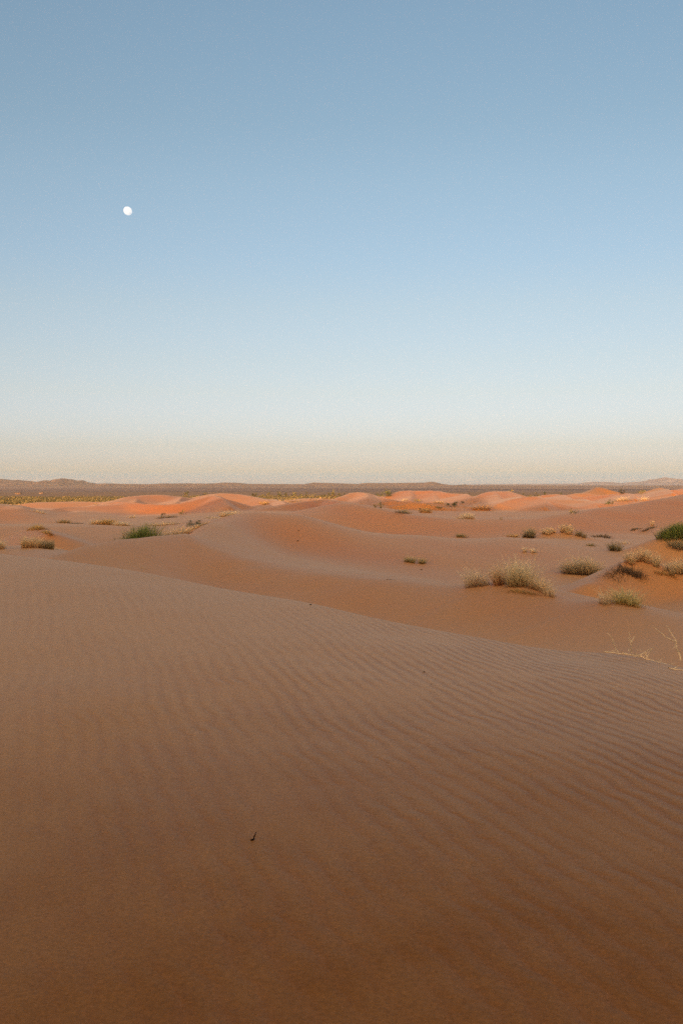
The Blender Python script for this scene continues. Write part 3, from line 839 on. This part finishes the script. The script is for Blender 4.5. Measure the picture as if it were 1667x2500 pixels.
tuft('golden grass fringe hanging below the largest tussock on the orange sand', [(1248,1444),(1275,1448),(1300,1452)], 13, 260, GOLD, spread=1.3, jit=6, lean0=(0.5,-0.4), group=G1)
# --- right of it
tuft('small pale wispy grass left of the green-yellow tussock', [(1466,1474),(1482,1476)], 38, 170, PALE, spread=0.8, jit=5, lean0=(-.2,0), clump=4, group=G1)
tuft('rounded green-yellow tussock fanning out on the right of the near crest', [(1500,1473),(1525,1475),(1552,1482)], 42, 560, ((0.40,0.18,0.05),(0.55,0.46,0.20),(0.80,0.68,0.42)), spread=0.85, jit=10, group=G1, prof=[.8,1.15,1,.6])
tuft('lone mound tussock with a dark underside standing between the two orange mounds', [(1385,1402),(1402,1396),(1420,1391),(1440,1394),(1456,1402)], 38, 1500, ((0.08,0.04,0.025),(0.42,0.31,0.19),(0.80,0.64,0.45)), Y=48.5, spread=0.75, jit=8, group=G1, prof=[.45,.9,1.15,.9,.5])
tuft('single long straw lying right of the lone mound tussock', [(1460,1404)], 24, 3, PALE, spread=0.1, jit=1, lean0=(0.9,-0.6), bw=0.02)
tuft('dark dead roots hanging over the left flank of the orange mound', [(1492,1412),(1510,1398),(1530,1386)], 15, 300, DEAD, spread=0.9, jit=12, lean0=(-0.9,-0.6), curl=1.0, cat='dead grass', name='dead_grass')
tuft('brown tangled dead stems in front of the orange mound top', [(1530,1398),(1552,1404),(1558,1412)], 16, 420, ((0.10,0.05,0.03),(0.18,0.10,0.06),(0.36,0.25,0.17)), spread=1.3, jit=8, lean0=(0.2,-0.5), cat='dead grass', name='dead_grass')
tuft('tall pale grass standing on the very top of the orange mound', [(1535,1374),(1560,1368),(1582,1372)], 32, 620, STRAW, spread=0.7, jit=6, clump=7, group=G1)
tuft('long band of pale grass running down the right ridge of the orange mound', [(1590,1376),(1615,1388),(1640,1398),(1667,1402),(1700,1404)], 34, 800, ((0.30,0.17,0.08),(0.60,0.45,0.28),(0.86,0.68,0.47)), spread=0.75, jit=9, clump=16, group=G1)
tuft('short brown grass dangling from the right edge of the orange mound', [(1600,1398),(1625,1404),(1645,1410)], 10, 220, GOLD, spread=1.2, jit=4, lean0=(.4,-.5), group=G1)
# --- middle distance right
tuft('straggly brown tuft with sparse blades on the slope behind the lone mound tussock', [(1282,1348),(1300,1352)], 17, 170, PALE, spread=1.1, jit=8, clump=4, group=G1)
tuft('tiny olive tuft on bare sand in the middle of the right hollow', [(1437,1333),(1448,1333)], 8, 90, OLIVE, spread=1.0, jit=4, group=G1)
tuft('olive tuft with wispy straw above it behind the orange mound', [(1487,1344),(1505,1346)], 26, 300, ((0.12,0.06,0.03),(0.24,0.19,0.10),(0.40,0.32,0.2)), spread=1.1, jit=9, clump=6, group=G1)
tuft('faint dry wisps right of the olive tuft behind the orange mound', [(1512,1328),(1527,1327)], 9, 60, PALE, spread=1.1, jit=6, group=G1)
tuft('brown domed tuft with a dark base left of the long grass row', [(1282,1312),(1300,1313)], 24, 460, DARKG, spread=0.9, jit=8, clump=6, group=G1)
tuft('low orange-brown straw patch left of the brown domed tuft', [(1244,1310),(1262,1312)], 9, 130, GOLD, spread=1.2, jit=6, group=G1)
tuft('sparse straw at the left of the long grass row', [(1322,1305),(1340,1302),(1356,1301)], 18, 330, STRAW, spread=1.0, jit=7, clump=8, group=G1)
tuft('tallest tangled straw in the middle of the long grass row', [(1370,1299),(1388,1300),(1402,1303)], 22, 520, STRAW, spread=1.1, jit=9, clump=8, group=G1)
tuft('drooping straw at the right end of the long grass row', [(1408,1306),(1420,1311),(1432,1315)], 16, 260, ((.18,.1,.05),(.34,.24,.14),(.46,.36,.24)), spread=1.2, jit=6, clump=5, group=G1)
tuft('arched brown grass on a low rise right of the long grass row', [(1452,1312),(1468,1309),(1484,1315)], 11, 230, ((0.10,0.06,0.04),(0.22,0.15,0.09),(0.34,0.25,0.16)), spread=1.1, jit=5, group=G1)
tuft('faint olive tuft at the foot of the orange slope on the middle ridge', [(1117,1311),(1132,1312)], 10, 130, OLIVE, spread=1.1, jit=5, group=G1)
tuft('dark tuft on a small sand hump below the green bush at the right', [(1645,1336),(1664,1338)], 18, 360, DARKG, spread=1.0, jit=9, group=G1)
tuft('dark crooked tuft on a small sand hump left of the green bush', [(1570,1297),(1585,1290),(1597,1285)], 8, 200, DARKG, spread=1.2, jit=3, lean0=(.4,0), group=G1)
tuft('few dry stems above the crooked tuft left of the green bush', [(1588,1283),(1594,1283)], 15, 24, STRAW, spread=.7, jit=3, group=G1)
tuft('flat dark tuft furthest left of the green bush', [(1542,1295),(1560,1290)], 6, 120, DARKG, spread=1.2, jit=3, lean0=(.5,0), group=G1)
tuft('sprawling green-grey grass on the slope below the middle ridge', [(984,1372),(1010,1374),(1040,1377)], 24, 420, ((0.20,0.11,0.04),(0.42,0.34,0.17),(0.72,0.57,0.36)), spread=1.4, jit=10, clump=9, curl=.9, group=G1, prof=[.6,.8,1,.9])
tuft('pale round tuft in the dip behind the middle ridge', [(1135,1266),(1146,1267)], 16, 330, PALE, spread=.85, jit=6, group=G1)
tuft('thin grass left of the pale round tuft behind the middle ridge', [(1119,1266),(1128,1267)], 7, 90, PALE, spread=1, jit=5, group=G1)
# --- middle distance centre
tuft('broad pale brown grass on the right shoulder of the second crest', [(978,1252),(990,1253),(1002,1254)], 13, 330, ((.24,.13,.06),(.42,.30,.18),(.52,.42,.28)), spread=1.0, jit=6, group=G1)
tuft('glowing straw tuft in the shaded hollow between dark shrubs', [(1030,1251),(1045,1252)], 12, 260, ((.3,.15,.06),(.5,.33,.17),(.6,.46,.28)), spread=1.0, jit=5, group=G1)
tuft('small white grass fringe on the edge of the flat slip crest', [(1062,1229),(1072,1229),(1082,1229)], 7, 160, PALE, spread=.9, jit=3, Y=199, group=G1)
tuft('tiny pale tuft below the big ribbed dune', [(984,1223),(990,1223)], 7, 70, PALE, spread=1, jit=3, group=G1)
tuft('sunlit straw fringe on the low crest of the right orange dune', [(1158,1241),(1175,1236),(1192,1233)], 8, 240, ((.45,.2,.08),(.6,.34,.16),(.66,.44,.25)), spread=1, jit=4, Y=190, group=G1)
tuft('pale brushy straw in the dark hollow right of the green dome bush', [(1504,1224),(1516,1223),(1530,1223)], 11, 260, PALE, spread=1.2, jit=4, group=G1)
tuft('pair of pale straw wisps in the hollow near the far right dunes', [(1566,1222),(1574,1220)], 9, 110, PALE, spread=1.1, jit=4, group=G1)
tuft('upright golden stalks on the sunlit dune left of the curved crest', [(645,1232),(650,1232)], 9, 70, GOLD, spread=.8, jit=4, group=G1)
tuft('small golden tuft near the top of the left sunlit dune', [(640,1229),(636,1229)], 5, 30, GOLD, spread=.9, jit=3, group=G1)
tuft('wide faded straw patch beside the second crest', [(545,1256),(560,1256),(575,1256)], 12, 330, PALE, spread=1.1, jit=6, Y=106, group=G1)
# --- left
tuft('upright straw tuft on the left crest, narrower and alone', [(56,1338),(72,1338)], 27, 430, STRAW, spread=.45, jit=4, clump=4, group=G1)
tuft('straw tuft on the left crest, left half of the pair', [(90,1338),(108,1339)], 26, 480, STRAW, spread=.5, jit=5, clump=5, group=G1)
tuft('straw tuft on the left crest, right half of the pair', [(114,1340),(131,1342)], 25, 420, ((.2,.11,.05),(.34,.25,.14),(.47,.38,.25)), spread=.6, jit=5, clump=5, group=G1)
tuft('half-cut straw tuft at the left edge of the picture', [(-6,1340),(5,1341)], 25, 260, STRAW, spread=.6, jit=4, group=G1)
tuft('short stubble right of the pair of tufts on the left crest', [(138,1341),(147,1342)], 7, 40, PALE, spread=1, jit=4, group=G1)
tuft('golden grass on the top of the small orange bank', [(78,1292),(92,1291),(104,1293)], 13, 420, GOLD, spread=.8, jit=6, group=G1)
tuft('golden grass trailing down the right end of the small orange bank', [(108,1298),(118,1303),(128,1307)], 8, 300, GOLD, spread=.9, jit=4, group=G1)
tuft('small straw tuft on a low hump behind the orange bank', [(150,1278),(165,1279)], 10, 220, ((.3,.13,.05),(.42,.3,.15),(.5,.4,.25)), spread=.8, jit=5, Y=79, group=G1)
tuft('thin dark-edged grass line right of the low hump', [(172,1280),(188,1281),(200,1283)], 4, 130, DARKG, spread=1.2, jit=3, Y=78, group=G1)
tuft('straw tuft at the left of the row of three behind the big green bush', [(230,1283),(243,1284)], 12, 280, STRAW, spread=.8, jit=5, Y=76, group=G1)
tuft('densest straw tuft in the middle of the row of three', [(254,1284),(274,1285)], 15, 420, GOLD, spread=.8, jit=5, Y=76, group=G1)
tuft('straw trailing off at the right of the row of three', [(282,1286),(298,1289),(310,1291)], 11, 330, PALE, spread=.9, jit=5, Y=75, group=G1)
tuft('dry wisps behind the left arm of the big green bush', [(338,1296),(350,1294)], 18, 160, PALE, spread=.9, jit=7, Y=56, group=G1)
tuft('brown matted grass on the right side of the big green bush', [(386,1305),(400,1304),(415,1303)], 14, 420, ((.12,.06,.03),(.24,.16,.09),(.4,.31,.2)), spread=1.1, jit=8, Y=54, group=G1)
tuft('straw grass between the big green bush and the dark round shrub', [(418,1300),(436,1298),(452,1296)], 15, 480, STRAW, spread=1, jit=8, Y=58, group=G1)
tuft('straw grass around the foot of the dark round shrub', [(458,1296),(478,1293),(500,1289)], 10, 380, STRAW, spread=1, jit=6, Y=60, group=G1)
tuft('loose dry stems scattered on the sand above the dark round shrub', [(372,1284),(400,1281),(430,1280)], 10, 260, PALE, spread=1.3, jit=10, Y=78, group=G1)
tuft('dry runners at the foot of the orange dune', [(385,1263),(405,1265),(430,1267)], 8, 240, ((.14,.08,.05),(.32,.22,.14),(.42,.33,.22)), spread=1.5, jit=6, Y=115, curl=1, group=G1)
tuft('faint straw spots right of the dark round shrub', [(505,1273),(525,1268),(540,1266)], 6, 160, PALE, spread=1.2, jit=5, Y=90, group=G1)
tuft('thin straws lying on the smooth flank of the second dune', [(332,1384),(352,1388)], 9, 14, PALE, spread=1.6, jit=6, lean0=(.8,-.2), bw=0.015)
tuft('small sand-coloured wisp on the left edge of the sunlit dune foot', [(318,1262),(326,1262)], 6, 60, PALE, spread=1, jit=4, Y=130, group=G1)
tuft('pale wisps in the far left hollow', [(88,1249),(105,1252)], 6, 90, PALE, spread=1.2, jit=6, Y=132, group=G1)

# --- shrubs
G2 = 'green shrubs among the dunes'
shrub('bright green broom-like bush, largest on the left, leaning away to the left', [(300,1320),(335,1320),(368,1318)], 38, 88, 1700, GREEN, style='broom', Y=42, lean0=(-.18,0), prof=[.40,.55,.80,1.0,1.0])
shrub('dark round shrub at the left edge of the big central dune', [(466,1292),(488,1292)], 18, 40, 900, DGREEN, Y=62, group=G2)
shrub('large green bush cut by the right edge of the picture', [(1618,1316),(1650,1312),(1690,1308)], 34, 92, 1900, GREEN, style='broom', lean0=(-.15,0), prof=[.45,.8,1,1.1])
shrub('olive ball-shaped bush at the foot of the left orange dune', [(441,1257),(453,1257)], 12, 18, 260, OLIVE, Y=145, group=G2)
shrub('small dark bush among dry stems left of the olive ball bush', [(396,1259),(405,1259)], 8, 14, 160, DGREEN, Y=140, group=G2)
shrub('yellow-green bush standing on the sunlit left dune', [(597,1233),(606,1233)], 11, 15, 240, ((.1,.08,.03),(.20,.19,.05),(.32,.28,.08)), group=G2)
shrub('yellow-green sloping bush on the second crest in the centre', [(914,1240),(925,1241),(934,1242)], 14, 26, 420, ((.1,.08,.03),(.20,.18,.05),(.34,.27,.08)), Y=98, group=G2)
shrub('dark-sided large bush behind the centre dunes', [(940,1213),(952,1212)], 19, 29, 520, ((.1,.08,.03),(.07,.09,.03),(.24,.24,.08)), group=G2)
shrub('golden bush below the big ribbed dune', [(1014,1226),(1026,1226)], 10, 20, 320, ((.1,.08,.03),(.24,.19,.04),(.36,.27,.07)), group=G2)
shrub('dark green shrub leaning along the shaded slope, longest of the centre cluster', [(1092,1240),(1108,1236),(1120,1233)], 13, 34, 420, DGREEN, group=G2)
shrub('small upright dark bush at the top right of the centre cluster', [(1126,1229),(1128,1229)], 9, 10, 160, DGREEN, group=G2)
shrub('grey-green low shrub in the middle of the shaded hollow', [(1066,1243),(1080,1242)], 8, 22, 240, ((.06,.05,.02),(.09,.11,.04),(.14,.15,.06)), group=G2)
shrub('little dark shrub beside the glowing straw tuft', [(1022,1246),(1027,1246)], 7, 9, 110, DGREEN, group=G2)
shrub('olive feathery bush on the shaded flat at the right', [(1390,1254),(1408,1254)], 13, 25, 420, OLIVE, group=G2)
shrub('green dome bush in the dark hollow between the right dunes', [(1480,1231),(1497,1231)], 12, 25, 420, ((.06,.05,.02),(.06,.09,.025),(.12,.15,.04)), group=G2)
shrub('yellow bush with a dark left side on the far right dunes', [(1560,1206),(1572,1205)], 10, 18, 300, ((.1,.08,.03),(.13,.13,.03),(.34,.29,.07)), Y=330, group=G2)
shrub('dark grey mound-like bush left of the far yellow bush', [(1514,1202),(1524,1202)], 9, 19, 280, ((.05,.04,.03),(.05,.05,.04),(.08,.075,.05)), Y=291, group=G2)
shrub('bush capping the crest of the middle right dune', [(1242,1200),(1250,1202)], 7, 13, 200, OLIVE, Y=262, group=G2)
shrub('small olive shrub on the flat left of the sunlit dune', [(233,1234),(239,1234)], 7, 8, 140, OLIVE, group=G2)
shrub('solitary yellow-green bush in the pale grass flats at the far left', [(154,1218),(162,1218)], 8, 12, 180, OLIVE, Y=560, group=G2)
shrub('little dark shrub at the lower edge of the grass flats', [(29,1234),(33,1234)], 5, 7, 90, DGREEN, group=G2)
shrub('tiny dark shrub on the shaded right flat', [(1221,1269),(1224,1269)], 8, 8, 110, DARKG, group=G2)

# belt of bushes between the dunes and the gravel plain
ORD = ['first','second','third','fourth','fifth','sixth','seventh','eighth','ninth','tenth','eleventh','twelfth','thirteenth','fourteenth','fifteenth','sixteenth','seventeenth','eighteenth','nineteenth','twentieth','twenty-first','twenty-second','twenty-third','twenty-fourth','twenty-fifth']
G3 = 'bushes in the green belt beyond the dunes'
BELT = [(455,13,18,0),(473,7,16,2),(502,12,21,1),(590,6,16,1),(624,13,19,1),(640,7,12,0),(657,11,15,2),(680,12,17,0),(699,10,12,1),(716,13,17,2),(734,10,16,0),(750,9,13,1),(766,8,14,2),(778,8,12,0),(792,9,13,1),(805,11,15,0),(815,15,15,2),(828,9,14,0),(842,8,12,2),(908,7,14,1),(922,8,11,1),(1104,8,13,1),(1118,5,9,2),(1145,7,16,1),(1164,7,14,1)]
PB = [((.1,.08,.03),(.13,.13,.05),(.22,.20,.08)), ((.08,.06,.03),(.07,.08,.035),(.13,.13,.06)), ((.1,.08,.03),(.16,.15,.07),(.26,.23,.12))]
for i, (bx, hh, ww, k) in enumerate(BELT):
    shrub('%s %s bush counted from the left in the belt beyond the dunes' % (ORD[i], ['olive', 'dark green', 'grey-green'][k]), [(bx-2,1215),(bx+2,1215)], hh * 1.15, ww, 170, PB[k], Y=[735,700,765][i % 3], group=G3, name='belt_bush')
G4 = 'bushes in front of the gravel plain on the right'
for i, (bx, hh, ww, k, nm) in enumerate([(1275,7,14,0,'olive bush just right of the crest-top bush'),(1308,8,16,0,'low olive bush left of the two round trees'),(1333,11,14,1,'round dark tree-like bush, left of two on the right plain'),(1365,10,13,1,'round dark tree-like bush, right of two on the right plain'),(1385,4,16,1,'flat dark scrub right of the two round trees'),(1545,5,14,1,'flat dark bush between the grey mound bush and the yellow bush'),(1420,5,10,0,'faint bush in front of the pointed far dune')]):
    shrub(nm, [(bx-2,1210),(bx+2,1210)], hh, ww, 170, PB[k], Y=[640,690,660][i % 3], group=G4, name='belt_bush')
G5 = 'dark trees on the far left plain'
for i, (bx, ww, nm) in enumerate([(80,7,'tiny dark tree left of the pale hut'),(91,4,'tiny narrow tree just left of the pale hut'),(110,5,'tiny dark tree just right of the pale hut'),(128,7,'tiny wide dark tree further right of the pale hut'),(169,6,'tiny dark tree alone on the far left plain'),(268,8,'tiny flat dark tree furthest right on the left plain'),(2,6,'tiny dark tree at the left picture edge')]):
    shrub(nm, [(bx,1207)], 3.2, ww, 60, PB[1], Y=1080, group=G5, name='far_tree', cat='tree')

# low scrub that nobody could count
def scrub(name, label, regions, pal, seed):
    rs = np.random.RandomState(seed); Vs, Cs = [], []
    for (x0, x1, Y0, Y1, n, hm) in regions:
        px = rs.uniform(x0, x1, n); Yd = 1 / rs.uniform(1 / Y1, 1 / Y0, n)
        dens = wav(px / 1.6, Yd * 0.35, 55, 4) + wav(px, Yd * 1.2, 30, 9) * 0.6
        kp = dens + rs.randn(n) * 0.35 > 0.0
        px, Yd = px[kp], Yd[kp]
        x = (px - CX) / F * Yd
        z = height(x, Yd)
        for q in range(7):
            m = len(x)
            p = np.stack([x + rs.randn(m) * 1.1, Yd + rs.randn(m) * 1.1, z + rs.rand(m) * hm * (0.4 + 0.8 * rs.rand(m))], 1)
            s = 0.22 + 0.25 * rs.rand(m)
            u = rs.randn(m, 3); u /= np.linalg.norm(u, axis=1)[:, None]
            v = rs.randn(m, 3); v -= (v * u).sum(1)[:, None] * u; v /= np.linalg.norm(v, axis=1)[:, None]
            Vs.append(np.stack([p - u * s[:, None], p + v * s[:, None], p + u * s[:, None], p - v * s[:, None]], 1).reshape(-1, 3))
            f = rs.rand(m)[:, None]
            c = np.array(pal[0])[None] * (1 - f) + np.array(pal[1])[None] * f
            Cs.append(np.repeat(c * (0.6 + 0.8 * rs.rand(m, 1)), 4, 0))
    V = np.concatenate(Vs); C = np.concatenate(Cs)
    o = mesh_obj(name, V, np.arange(len(V)).reshape(-1, 4), M_leaf, cols=C, smooth=False)
    tag(o, label, 'scrub', kind='stuff')
scrub('olive_scrub', 'low olive scrub dotted over the pale flats and along the belt of bushes', [(-60, 330, 300, 760, 3000, 1.1), (330, 1300, 560, 800, 2600, 1.6), (1250, 1500, 560, 760, 500, 1.2)], ((.14,.12,.06), (.22,.18,.10)), 5)
scrub('straw_grass', 'pale straw grass covering the flats beyond the dunes', [(-60, 900, 260, 640, 3200, 0.4), (1250, 1667, 420, 640, 600, .5)], ((.27,.195,.115), (.33,.245,.145)), 6)

# --- dead branches and litter in the foreground
def sticks(name, label, strands, cat, r_mm, group=None, Yfix=None, col=(0.80, 0.62, 0.47)):
    """strands: lists of (px, py[, distance offset]) drawn as thin tapering stems at the distance of their foot"""
    g0 = ground_hit(*strands[0][0][:2]) if Yfix is None else None
    Yb = Yfix or g0[1]
    parts, rs = [], np.random.RandomState(len(strands) + int(strands[0][0][0]))
    for st in strands:
        k = st[-1] if isinstance(st[-1], float) else 1.0
        pts = [q for q in st if not isinstance(q, float)]
        P3 = []
        for q in pts:
            p = P(q[0], q[1], Yb + (q[2] if len(q) > 2 else 0))
            hz = float(height(p[:1], p[1:2])[0])
            p[2] = max(p[2], hz + 0.002)
            P3.append(p)
        P3 = np.array(P3)
        s = np.linspace(0, 1, len(P3)); s2 = np.linspace(0, 1, 3 * len(P3))
        Q = np.stack([np.interp(s2, s, P3[:, j]) for j in range(3)], 1) + rs.randn(len(s2), 3) * 0.0018
        parts.append(tube(Q, r_mm * k / 1000, r_mm * k * 0.35 / 1000, 5))
    V, Fq = join(parts)
    loc = V.mean(0)
    C = np.tile(np.array([col]), (len(V), 1)) * (0.8 + 0.4 * rs.rand(len(V), 1))
    o = mesh_obj(name, V, Fq, M_wood, cols=C, loc=loc)
    tag(o, label, cat, group)
sticks('dead_branch', 'long pale dead branch lying along the near crest at the right', [
  [(1475,1591),(1500,1594),(1524,1597),(1545,1600),(1560,1599)], [(1518,1594),(1540,1598),(1558,1599),.8], [(1548,1594),(1558,1599),.6],
  [(1560,1600),(1575,1592),(1580,1588),(1592,1582),(1596,1580),.8], [(1576,1608),(1582,1598),(1586,1590),(1590,1584),(1594,1581),.8],
  [(1572,1596),(1578,1603),(1584,1610),(1590,1615),.7], [(1545,1602),(1560,1604),(1572,1602),(1578,1593),.6], [(1574,1591),(1579,1604),.5],
  [(1551,1588),(1560,1586),(1569,1591),(1574,1597),.4],[(1560,1600),(1575,1610),(1590,1617),(1605,1622),(1625,1628),.9]], 'dead branch', 8.0, Yfix=9.75)
sticks('dry_twig', 'single bent twig standing at the left end of the dead branch', [[(1509,1593),(1500,1580),(1496,1566),(1492,1556),(1486,1550),(1481,1546)], [(1493,1588),(1505,1587),.6]], 'twig', 6.8, Yfix=9.75)
sticks('dry_twig', 'forked upright twig with short side shoots on the dead branch', [[(1540,1594),(1539,1580),(1540,1570),(1537,1558),(1535,1544)], [(1539,1572),(1543,1563),(1546,1556),(1548,1554),.8], [(1538,1566),(1534,1560),(1531,1557),.6], [(1533,1590),(1536,1584),(1540,1578),.8], [(1545,1560),(1546,1557),.7]], 'twig', 7.2, Yfix=9.75)
sticks('dry_twig', 'tall thin twig splitting into two long arms at the right edge', [[(1660,1612),(1658,1600),(1652,1586),(1648,1575),(1650,1568),(1646,1560),(1637,1546),(1630,1534),(1626,1526)], [(1650,1566),(1640,1564),(1625,1556),(1610,1544),(1598,1534),(1590,1527),.8], [(1647,1574),(1655,1577),.5], [(1648,1578),(1641,1583),.5]], 'twig', 8.2, Yfix=9.2)
sticks('dry_straw', 'short upright straws between the branch and the right edge', [[(1606,1618),(1607,1606),.7], [(1609,1619),(1611,1610),.6], [(1611,1619),(1615,1608),.7], [(1604,1616),(1600,1612),.5]], 'straw', 4.0, Yfix=9.5)
sticks('dry_straw', 'curved dead stems with a dark knob low at the right edge', [[(1630,1630),(1640,1633),(1648,1630),(1655,1626)], [(1640,1634),(1660,1635),(1675,1637)], [(1632,1622),(1642,1619),(1652,1622),.5]], 'straw', 7.0, Yfix=9.2)
sticks('dry_straw', 'thin straw lying on the rippled sand below the dead branch', [[(1494,1681),(1502,1677),(1511,1672)]], 'straw', 2.2)
sticks('dry_straw', 'faint straws half buried at the right edge below the dead branch', [[(1625,1683),(1640,1686)], [(1640,1672),(1652,1688)], [(1650,1700),(1667,1690)]], 'straw', 1.6)
sticks('dark_twig', 'short dark curved twig lying on the smooth sand in the foreground', [[(613,2052),(618,2049),(621,2043),(624,2036),(626,2031)]], 'twig', 5.2, col=(0.02, 0.007, 0.005))
sticks('dark_stick', 'small dark stick on the flank of the dune below the middle ridge', [[(942,1415),(955,1417),(965,1420)]], 'stick', 12, col=(.09,.05,.035))
def pebble(label, px, py, rpx, col=(0.05, 0.03, 0.025)):
    g = ground_hit(px, py); r = rpx * g[1] / F
    rs = np.random.RandomState(int(px)); V, Fc = [], []
    for a in range(7):
        for q in range(10):
            th, ph = math.pi * a / 6, 2 * math.pi * q / 10
            k = r * (1 + 0.25 * math.sin(3 * ph + a) + 0.12 * rs.randn())
            V.append((g[0] + k * 1.3 * math.sin(th) * math.cos(ph), g[1] + k * math.sin(th) * math.sin(ph), g[2] + 0.3 * r + k * 0.7 * math.cos(th)))
    for a in range(6):
        for q in range(10): Fc.append((a*10+q, (a+1)*10+q, (a+1)*10+(q+1) % 10, a*10+(q+1) % 10))
    o = mesh_obj('pebble', V, Fc, M_wood, cols=np.tile([col], (70, 1)), loc=g)
    tag(o, label, 'pebble')
pebble('small dark pebble on the edge of the foreground crest, left of centre', 758, 1477, 2.2)
pebble('tiny dark speck of debris on the rippled sand right of centre', 1035, 1641, 2.0)
pebble('dark dent mark on the face of the central dune, upper of two', 729, 1296, 1.4, (.12,.05,.03))  # dark body added where the sand has only a small dent
pebble('dark dent mark on the face of the central dune, lower of two', 727, 1321, 1.8, (.10,.045,.03))  # likewise a dark body in place of a dent
pebble('dark lump on the sand below the sprawling green-grey grass', 1028, 1391, 1.7, (.08,.04,.03))

# --- small huts on the far left plain
def hut(label, px, Y, w, d, hh, col):
    g = at(px, Y)
    root = empty('mud_hut', g); tag(root, label, 'hut')
    def box(name, c, s, colr):
        V = [(c[0] + sx * s[0] / 2, c[1] + sy * s[1] / 2, c[2] + sz * s[2] / 2) for sx in (-1, 1) for sy in (-1, 1) for sz in (-1, 1)]
        Fc = [(0, 1, 3, 2), (4, 6, 7, 5), (0, 4, 5, 1), (2, 3, 7, 6), (0, 2, 6, 4), (1, 5, 7, 3)]
        return mesh_obj(name, V, Fc, M_wood, parent=root, cols=np.tile([colr], (8, 1)), smooth=False)
    box('wall', (0, 0, hh / 2 - .2), (w, d, hh + .4), col)
    box('roof', (0, 0, hh + .22), (w + .5, d + .5, .3), tuple(0.8 * q for q in col))
    box('door', (w * .18, -d / 2 - .03, 1.0), (1.1, .08, 2.0), (.12, .07, .05))
    box('window', (-w * .22, -d / 2 - .03, 1.7), (.9, .06, .8), (.05, .04, .04))
hut('tiny pale hut between dark trees on the far left plain', 102, 1120, 4, 3, 1.9, (.20, .15, .13))
hut('tiny low pale building left of the white hut on the far plain', 46, 1060, 6, 4, 1.5, (.16, .115, .095))
# PLANTS-END

# ------------------------------------------------------------------ evening haze
def haze():
    m = bpy.data.materials.new('haze'); m.use_nodes = True; t = m.node_tree; t.nodes.clear()
    o = t.nodes.new('ShaderNodeOutputMaterial'); v = t.nodes.new('ShaderNodeVolumePrincipled')
    v.inputs['Color'].default_value = (0.78, 0.80, 0.95, 1)
    v.inputs['Density'].default_value = 4e-5
    t.links.new(v.outputs[0], o.inputs['Volume'])
    a, z0, z1 = 17500.0, -12.0, 118.0
    V = [(-a, -a, z0), (a, -a, z0), (a, a, z0), (-a, a, z0), (-a, -a, z1), (a, -a, z1), (a, a, z1), (-a, a, z1)]
    Fc = [(0, 3, 2, 1), (4, 5, 6, 7), (0, 1, 5, 4), (1, 2, 6, 5), (2, 3, 7, 6), (3, 0, 4, 7)]
    tag(mesh_obj('haze', V, Fc, m, smooth=False), kind='stuff')
haze()
